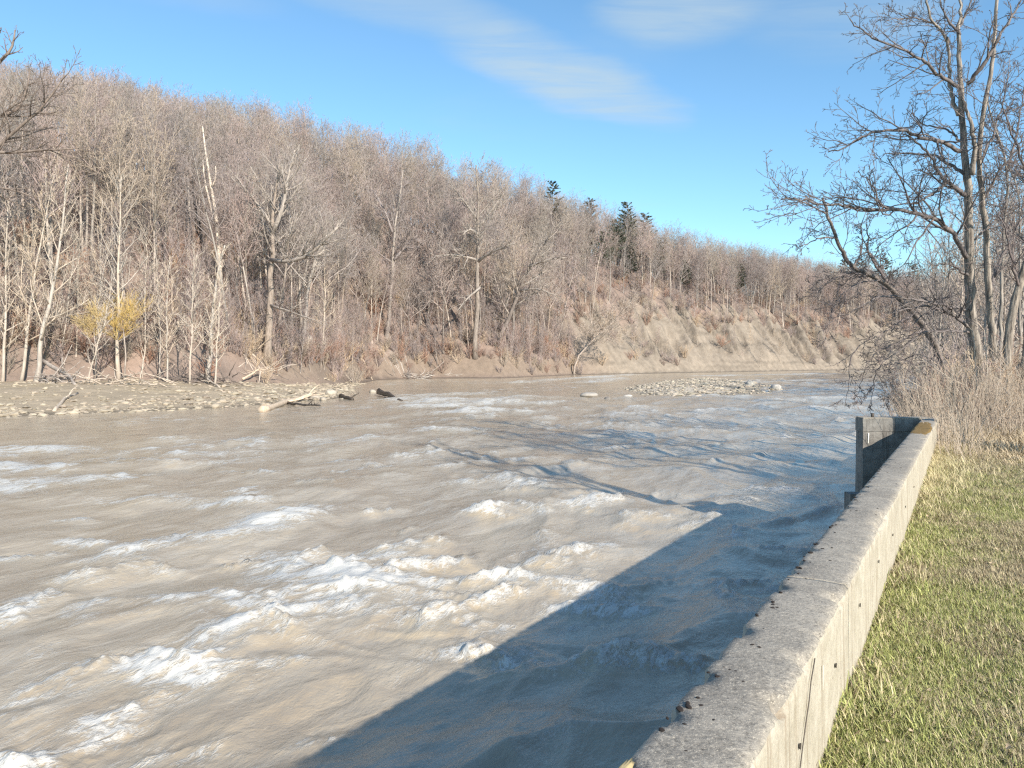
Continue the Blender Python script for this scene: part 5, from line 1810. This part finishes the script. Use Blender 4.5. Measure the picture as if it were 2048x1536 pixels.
Z0 = lambda s: [(x / 2.56 + 1500, y / 2.56, d) for x, y, d in s]
near_tree('locust_tree', 'tall black locust with deeply furrowed trunk standing in the brush behind the wall', 25,
          [(0.198, 0.054, [(1972, 840, 0), (1962, 760, 0), (1950, 690, 0), (1941, 600, 0), (1937, 469, 0), (1937, 371, 0), (1926, 273, 0), (1922, 195, 0), (1918, 98, 0), (1916, 50, 0)]),
           (0.084, 0.036, [(1945, 350, -0.2), (1950, 300, -0.3), (1946, 262, -0.3), (1936, 230, -0.2), (1924, 184, -0.1)]),
           (0.061, 0.026, Z0([(1068, 590, 0), (1026, 470, 0.3), (1020, 350, 0.4), (1020, 220, 0.4), (985, 165, 0.3), (920, 90, 0), (905, -20, 0), (890, -120, 0)])),
           (0.050, 0.018, [(1916, 62, 0), (1922, 23, 0), (1918, -20, 0), (1915, -90, 0)])],
          [(0.062, Z0([(1090, 462, 0), (1000, 410, -.3), (930, 350, -.6), (895, 310, -.8), (830, 280, -1), (700, 220, -1.2), (620, 190, -1.2), (540, 130, -1.2), (510, 95, -1.2)])),
           (0.067, Z0([(1075, 775, 0), (990, 725, -.4), (870, 705, -.8), (800, 670, -1.2), (720, 660, -1.4), (620, 680, -1.6), (540, 720, -1.8), (470, 765, -1.9), (400, 778, -2)])),
           (0.056, Z0([(1095, 890, 0), (1000, 830, .5), (920, 790, 1), (800, 785, 1.2), (680, 790, 1.4)])),
           (0.073, Z0([(1105, 1000, 0), (1040, 955, -.3), (970, 900, -.6), (935, 810, -.8), (870, 740, -1), (800, 690, -1)])),
           (0.050, Z0([(1000, 945, -.4), (940, 990, -.8), (880, 1030, -1.0), (800, 1040, -1.2), (700, 1060, -1.2)])),
           (0.078, Z0([(1112, 1320, 0), (1050, 1210, -.5), (960, 1120, -1), (880, 1100, -1.4), (760, 1070, -1.8), (600, 1080, -2), (500, 1050, -2.2), (380, 1055, -2.4), (270, 1020, -2.5), (160, 1020, -2.6)])),
           (0.039, Z0([(760, 1070, -1.8), (660, 1060, -2), (640, 960, -2), (560, 880, -2)])),
           (0.067, Z0([(1110, 430, 0), (1200, 330, -.4), (1270, 200, -.6), (1320, 110, -.6), (1370, 40, -.6), (1400, -40, -.6)])),
           (0.045, Z0([(1075, 180, 0), (1010, 100, 0), (980, 20, 0), (960, -60, 0)])), (0.045, Z0([(1065, 160, 0), (1100, 80, 0), (1140, 0, 0), (1160, -80, 0)])),
           (0.039, Z0([(1070, 720, 0), (1030, 670, .4), (960, 650, .8), (890, 640, 1), (840, 600, 1.2), (820, 520, 1.3)])),
           (0.034, Z0([(1020, 220, .4), (960, 130, .4), (880, 95, .3), (780, 90, 0), (690, 110, -.3)])),
           (0.045, Z0([(1125, 1415, 0), (1050, 1360, -.4), (965, 1350, -.8)])),
           (0.056, [(1934, 652, 0), (1905, 628, -.5), (1880, 616, -.8), (1850, 612, -1), (1815, 618, -1.2), (1784, 626, -1.4)]),
           (0.045, [(1936, 620, 0), (1890, 612, -.8), (1830, 600, -1.6), (1790, 588, -2), (1740, 600, -2.2), (1700, 625, -2.4)]),
           (0.034, [(1938, 665, 0), (1900, 662, -.8), (1850, 660, -1.2), (1815, 690, -1.6), (1760, 725, -2)]),
           (0.028, [(1950, 480, .3), (1990, 440, .4), (2030, 380, .5), (2060, 330, .5)])],
          bank_pt(1965, 25), seed=51, auto=7)
near_tree('locust_tree', 'second furrowed trunk growing close to the right of the tall locust', 25.6,
          [(0.130, 0.043, [(1998, 840, 0), (1990, 740, 0), (1984, 660, 0), (1978, 586, 0), (1972, 469, 0), (1965, 390, 0), (1957, 332, 0), (1965, 230, 0), (1985, 130, 0), (1990, 40, 0), (2000, -40, 0)])],
          [(0.056, [(1978, 590, 0), (2000, 520, .3), (2035, 450, .6), (2080, 380, .8)]), (0.045, [(1967, 400, 0), (2000, 340, -.3), (2030, 300, -.5), (2070, 280, -.6)]),
           (0.039, [(1960, 330, 0), (1990, 260, 0), (2010, 190, 0), (2020, 120, 0)])], bank_pt(1992, 25.6), seed=52, auto=9)
near_tree('locust_tree', 'furrowed tree at the right edge leaning out of the frame', 23.5,
          [(0.138, 0.072, [(2012, 850, 0), (2014, 728, 0), (2018, 656, 0), (2034, 588, 0), (2056, 520, 0), (2085, 400, 0), (2100, 250, 0)]),
           (0.115, 0.054, [(2035, 850, 0.5), (2050, 730, 0.5), (2060, 600, 0.5), (2066, 450, 0.5), (2060, 300, .5)])],
          [(0.050, [(2040, 575, 0), (2020, 520, -.4), (2015, 470, -.6), (1995, 430, -.8)]), (0.045, [(2085, 400, 0), (2050, 340, -.4), (2020, 260, -.7), (2000, 190, -.9)])],
          bank_pt(2018, 23.5), seed=53, auto=8)
near_tree('locust_tree', 'slimmer grey tree between the tall locust and the right edge, farther back', 31,
          [(0.084, 0.029, [(2000, 830, 0), (2002, 620, 0), (2006, 488, 0), (2012, 430, 0), (2017, 332, 0), (2005, 297, 0), (1986, 254, 0), (1975, 200, 0)]),
           (0.069, 0.026, [(2040, 800, 1), (2040, 520, 1), (2041, 430, 1), (2036, 370, 1), (2018, 335, 1)])],
          [(0.050, [(2017, 335, 0), (2030, 280, 0), (2040, 230, 0), (2052, 160, 0)]), (0.045, [(2006, 300, 0), (1990, 270, .4), (1960, 240, .6)]), (0.045, [(2041, 430, 1), (2060, 370, 1), (2075, 300, 1)])],
          bank_pt(2003, 31), seed=54, auto=12, spec=SPEC_MID, twig=0.010, aspread=3.0)
near_tree('leaning_tree', 'tree bending out low over the river in front of the far clay bank', 30,
          [(0.157, 0.045, [(1905, 830, 0), (1893, 745, 0), (1879, 708, 0), (1853, 659, -.2), (1827, 627, -.4), (1797, 594, -.6), (1775, 568, -.8), (1745, 552, -1), (1706, 536, -1.3), (1690, 515, -1.4),
                         (1680, 497, -1.5), (1672, 476, -1.5), (1656, 430, -1.6), (1645, 395, -1.7)])],
          [(0.062, [(1775, 568, -.8), (1757, 535, -.8), (1735, 505, -.8), (1736, 470, -.8), (1732, 448, -.8)]), (0.045, [(1800, 597, -.6), (1760, 540, 0), (1740, 500, .6), (1700, 520, 1)]),
           (0.034, [(1745, 552, -1), (1700, 545, -1.5), (1660, 560, -2), (1620, 590, -2.4)]), (0.034, [(1672, 476, -1.5), (1640, 475, -1.8), (1610, 490, -2), (1590, 500, -2)]),
           (0.034, [(1656, 430, -1.6), (1620, 410, -1.6), (1590, 395, -1.6), (1560, 400, -1.6)]), (0.034, [(1827, 627, -.4), (1790, 650, -1), (1760, 670, -1.4), (1720, 690, -1.8)]),
           (0.039, [(1853, 659, -.2), (1820, 670, -.8), (1790, 690, -1.2), (1770, 720, -1.5)]), (0.028, [(1850, 655, 0), (1862, 640, .2), (1868, 620, .3), (1880, 600, .4)]),
           (0.028, [(1760, 560, -1), (1720, 565, -1.4), (1680, 590, -1.8), (1660, 630, -2), (1650, 680, -2)]), (0.034, [(1706, 536, -1.3), (1725, 500, -1), (1722, 450, -.8), (1740, 410, -.6)]),
           (0.022, [(1790, 690, -1.2), (1755, 700, -1.5), (1728, 735, -1.6), (1715, 790, -1.6)]), (0.02, [(1770, 720, -1.5), (1750, 745, -1.5), (1745, 790, -1.5), (1735, 820, -1.5)]),
           (0.022, [(1720, 690, -1.8), (1700, 720, -1.8), (1697, 770, -1.8), (1690, 815, -1.8)]), (0.02, [(1815, 690, -1), (1790, 735, -1), (1785, 780, -1), (1775, 815, -1)]),
           (0.02, [(1840, 690, -.4), (1815, 740, -.4), (1800, 790, -.4), (1760, 800, -.6)]),
           (0.024, [(1870, 710, .2), (1840, 745, .2), (1825, 780, .2), (1800, 815, .2)]), (0.024, [(1865, 700, .6), (1800, 720, .8), (1750, 760, 1), (1720, 810, 1)]),
           (0.024, [(1885, 740, 0), (1850, 770, 0), (1810, 795, 0), (1780, 810, 0)]), (0.024, [(1880, 735, .5), (1860, 790, .8), (1830, 810, 1), (1790, 800, 1.2)])],
          bank_pt(1900, 30), seed=55, auto=14, spec=SPEC_NEAR, twig=0.007, aspread=1.8, mat=M_DARK)
# a neighbour just outside the frame on the right, whose shadow falls on the water
near_tree('locust_tree', 'furrowed tree beside the lawn just beyond the right edge', 11,
          [(0.3, 0.08, [(2680, 900, 0), (2670, 500, 0), (2690, 100, 0), (2660, -300, 0), (2670, -700, 0), (2650, -1000, 0)])],
          [(0.12, [(2670, 300, 0), (2560, 100, 0), (2480, -200, 0), (2460, -500, 0)]), (0.12, [(2690, 0, 0), (2800, -200, 0), (2830, -500, 0)]), (0.1, [(2660, -300, 0), (2580, -500, 1), (2560, -800, 1)])],
          W(2680, 960, 11), seed=56, auto=10, spec=SPEC_MID, twig=0.010, aspread=2.6)

near_tree('locust_tree', 'forked furrowed tree standing past the right edge behind the lawn', 17,
          [(0.26, 0.07, [(2420, 890, 0), (2425, 600, 0), (2400, 300, 0), (2420, 0, 0), (2400, -300, 0), (2410, -560, 0)]), (0.2, 0.06, [(2424, 560, 0), (2470, 350, .5), (2490, 80, 1), (2500, -250, 1.2)])],
          [(0.09, [(2400, 300, 0), (2330, 150, 0), (2270, -50, 0), (2250, -300, 0)]), (0.09, [(2420, 0, 0), (2350, -150, .5), (2300, -350, 1)]), (0.08, [(2420, 450, 0), (2360, 330, -.5), (2300, 280, -1), (2240, 180, -1.4)])],
          W(2420, 930, 17), seed=57, auto=12, spec=SPEC_MID, twig=0.010, aspread=2.8)

# slimmer trees crowding the right bank farther off
NEARSLIM = []
for i in range(4):
    a_, c_ = make_tree(600 + i, 11, 0.18, 0.10, 0.27, 0.8, 18, SPEC_SLIM, 0.045, 0.10, 7, 0.010)
    NEARSLIM.append((a_.mesh('trunk', [M_TRUNK]), c_.mesh('crown', [M_TRUNK]), a_, c_))
rs = np.random.RandomState(61)
spots = [(1875, 34, .7), (1900, 38, .9), (1925, 35, .8), (1955, 33, .8), (1985, 36, .85), (2010, 34, .7), (2035, 38, .9), (2048, 33, 1.0), (1965, 42, .9), (1915, 46, 1.0), (1880, 52, 1.0), (1860, 60, 1.0),
         (1995, 48, 1.0), (2030, 55, 1.1), (1945, 58, 1.1), (1870, 75, 1.1), (1850, 90, 1.1), (1895, 80, 1.2), (1930, 90, 1.3), (1980, 75, 1.3), (2020, 85, 1.4), (1840, 110, 1.2), (1865, 120, 1.3), (1905, 125, 1.4),
         (1955, 110, 1.4), (1835, 140, 1.3), (1850, 160, 1.4), (1880, 170, 1.5), (2060, 44, 1.0), (2080, 60, 1.2)]
def thicket_zone(px, D):
    if D > 70:
        return 'far along the bank ' + ('seen left of the tall locust' if px < 1925 else 'seen between the locust trunks')
    where = 'between the leaning tree and the tall locust' if px < 1930 else 'right behind the tall locust' if px < 1975 else 'behind the second locust trunk' if px < 2015 else 'at the right edge'
    return where + (', nearer row' if D < 40 else ', farther row')


for i, (px, D, s) in enumerate(spots):
    p = bank_pt(px, D)
    place_tree(NEARSLIM[i % 4], p[0], p[1], p[2] - 0.1, i * 1.7, s * rs.uniform(0.85, 1.1), 'slender bare tree ' + thicket_zone(px, D), 'slender trees ' + thicket_zone(px, D), 'bare_tree')
# wood beyond them that closes the view on the right
P = np.column_stack([rs.uniform(70, 330, 900), rs.uniform(1835, 2140, 900)])
pts = []
for D, px in P:
    q = bank_pt(px, D)
    t_, a_ = to_ta(q[0], q[1])
    if q[2] > 0.5 and poly_sd(np.array([q[0]]), np.array([q[1]]), SHORE)[0][0] < -4:
        pts.append(q)
pts = np.array(pts[:260])
n = len(pts)
mass('right_bank_wood', FJ[:4] + [joined(a_, c_, [M_TRUNK, M_TWIG]) for _, _, a_, c_ in NEARSLIM], pts, np.column_stack([rs.normal(0, .05, n), rs.normal(0, .05, n), rs.uniform(0, 6.28, n)]),
     rs.uniform(0.55, 1.0, n), rs.randint(0, 8, n), 'bare wood receding along the right bank behind the locusts', 'woodland')

# brush: many-stemmed shrubs and a mass of dry stalks
BR = []
for i in range(5):
    T = shrub_tubes(700 + i, 2.0, 16, 0.8, 0.0065, 12)
    BR.append(T.mesh('bare_shrub', [(M_BRUSH, M_RED, M_BRUSH, M_TWIG, M_BRUSH)[i]]))
for i, (px, D, s, lab) in enumerate([
        (1880, 22.0, .85, 'tan twiggy shrub spilling over the far end of the wall'), (1905, 21.5, .8, 'bare shrub right of the one over the wall end'), (1930, 23.5, 1.1, 'bushy shrub in front of the tall locust'),
        (1965, 23.0, 1.0, 'shrub with pale stems below the tall locust trunk'), (2000, 22.5, .9, 'shrub in front of the second locust trunk'), (2035, 22.5, 1.0, 'shrub at the right edge behind the lawn'),
        (1860, 24.0, 1.1, 'greyish shrub leaning to the river behind the wing wall'), (1835, 28.0, 1.2, 'shrub hanging over the water behind the wing wall'), (1890, 27.0, 1.3, 'tall shrub at the foot of the leaning tree'),
        (1950, 26.0, 1.3, 'dense shrub around the foot of the tall locust'), (2015, 25.0, 1.2, 'dense shrub around the leaning trunk at right'), (1815, 34.0, 1.3, 'far shrub drooping to the water on the right bank'),
        (1980, 28.0, 1.4, 'shrub behind the locust trunks'), (1915, 31.0, 1.5, 'tall shrub between leaning tree and locust'), (1840, 39.0, 1.7, 'large far shrub on the right bank edge'),
        (1820, 47.0, 1.8, 'farther large shrub on the right bank edge'), (2055, 24.5, 1.3, 'shrub cut by the right edge of the photograph')]):
    p = bank_pt(px, D)
    o = obj('bare_shrub', BR[i % 5], None, None, lab, 'shrub', 'shrubs on the right bank', (p[0], p[1], p[2] - 0.05))
    o.scale = (s, s, s)
    o.rotation_euler = (0, 0, i * 2.1)

R = random.Random(77)
TWIG[0] = 0.004
T = Tubes()
for i in range(3400):
    t_ = R.uniform(19.5, 31) if R.random() < 0.8 else R.uniform(15, 21)
    lo = WALL_R + 0.06 if t_ < 19.2 else -1.6
    a_ = R.uniform(lo, 7.0) if R.random() < 0.75 else lo + abs(R.gauss(0, 0.5))
    if t_ < 19.5 and a_ > 0.1 + 0.3 * R.random():
        continue
    z = float(lawn_z(np.array([t_]), np.array([a_]))[0])
    p = (t_ * ST + a_ * CT, t_ * CT - a_ * ST, z - 0.05)
    l = R.uniform(0.5, 1.9) * (0.5 if t_ < 17.5 else 1)
    q = limb(R, p, (R.gauss(0, 0.22), R.gauss(0, 0.22), 1), l, 4, 0.09, -0.02)
    r = R.uniform(0.0035, 0.0075)
    T.add(q, [r, r * .85, r * .7, r * .5], 3)
    for k in range(3):
        p2, d2 = interp(q, R.uniform(0.45, 1))
        w2 = limb(R, p2, side_dir(R, d2, R.uniform(.3, .8)), l * R.uniform(.1, .25), 2, .1, 0)
        T.add(w2, [r * .6, r * .4], 3)
obj('dry_stalks', T.mesh('dry_stalks', [M_BRUSH]), kind='stuff', label='mass of dry weed stalks between the lawn and the locust trees', cat='weeds')
# a few thick pale canes that stand out
for i, (pix, D) in enumerate([([(1950, 830), (1955, 740), (1947, 690), (1945, 660)], 21), ([(1972, 800), (1975, 730), (1968, 660)], 21.5), ([(1935, 825), (1915, 770), (1880, 740), (1845, 720)], 20.5),
                              ([(1960, 800), (1935, 770), (1910, 760)], 20.5), ([(1985, 830), (1998, 760), (2004, 700)], 20), ([(1890, 850), (1870, 800), (1840, 770), (1815, 760)], 19.5)]):
    TT = Tubes()
    q = smooth_path([tuple(W(x, y, D)) for x, y in pix], 8, R, 0.01)
    TT.add(q, [0.014 - 0.001 * k for k in range(8)], 5)
    for k in range(9):
        p2, d2 = interp(q, R.uniform(0.3, 1))
        w2 = limb(R, p2, side_dir(R, d2, R.uniform(.4, .9)), R.uniform(.2, .6), 3, .12, 0.03)
        TT.add(w2, [0.006, 0.005, 0.004], 3)
    obj('cane', TT.mesh('cane', [M_PALE]), None, None, 'pale arching cane rising out of the brush by the locusts', 'cane', 'pale canes in the brush')
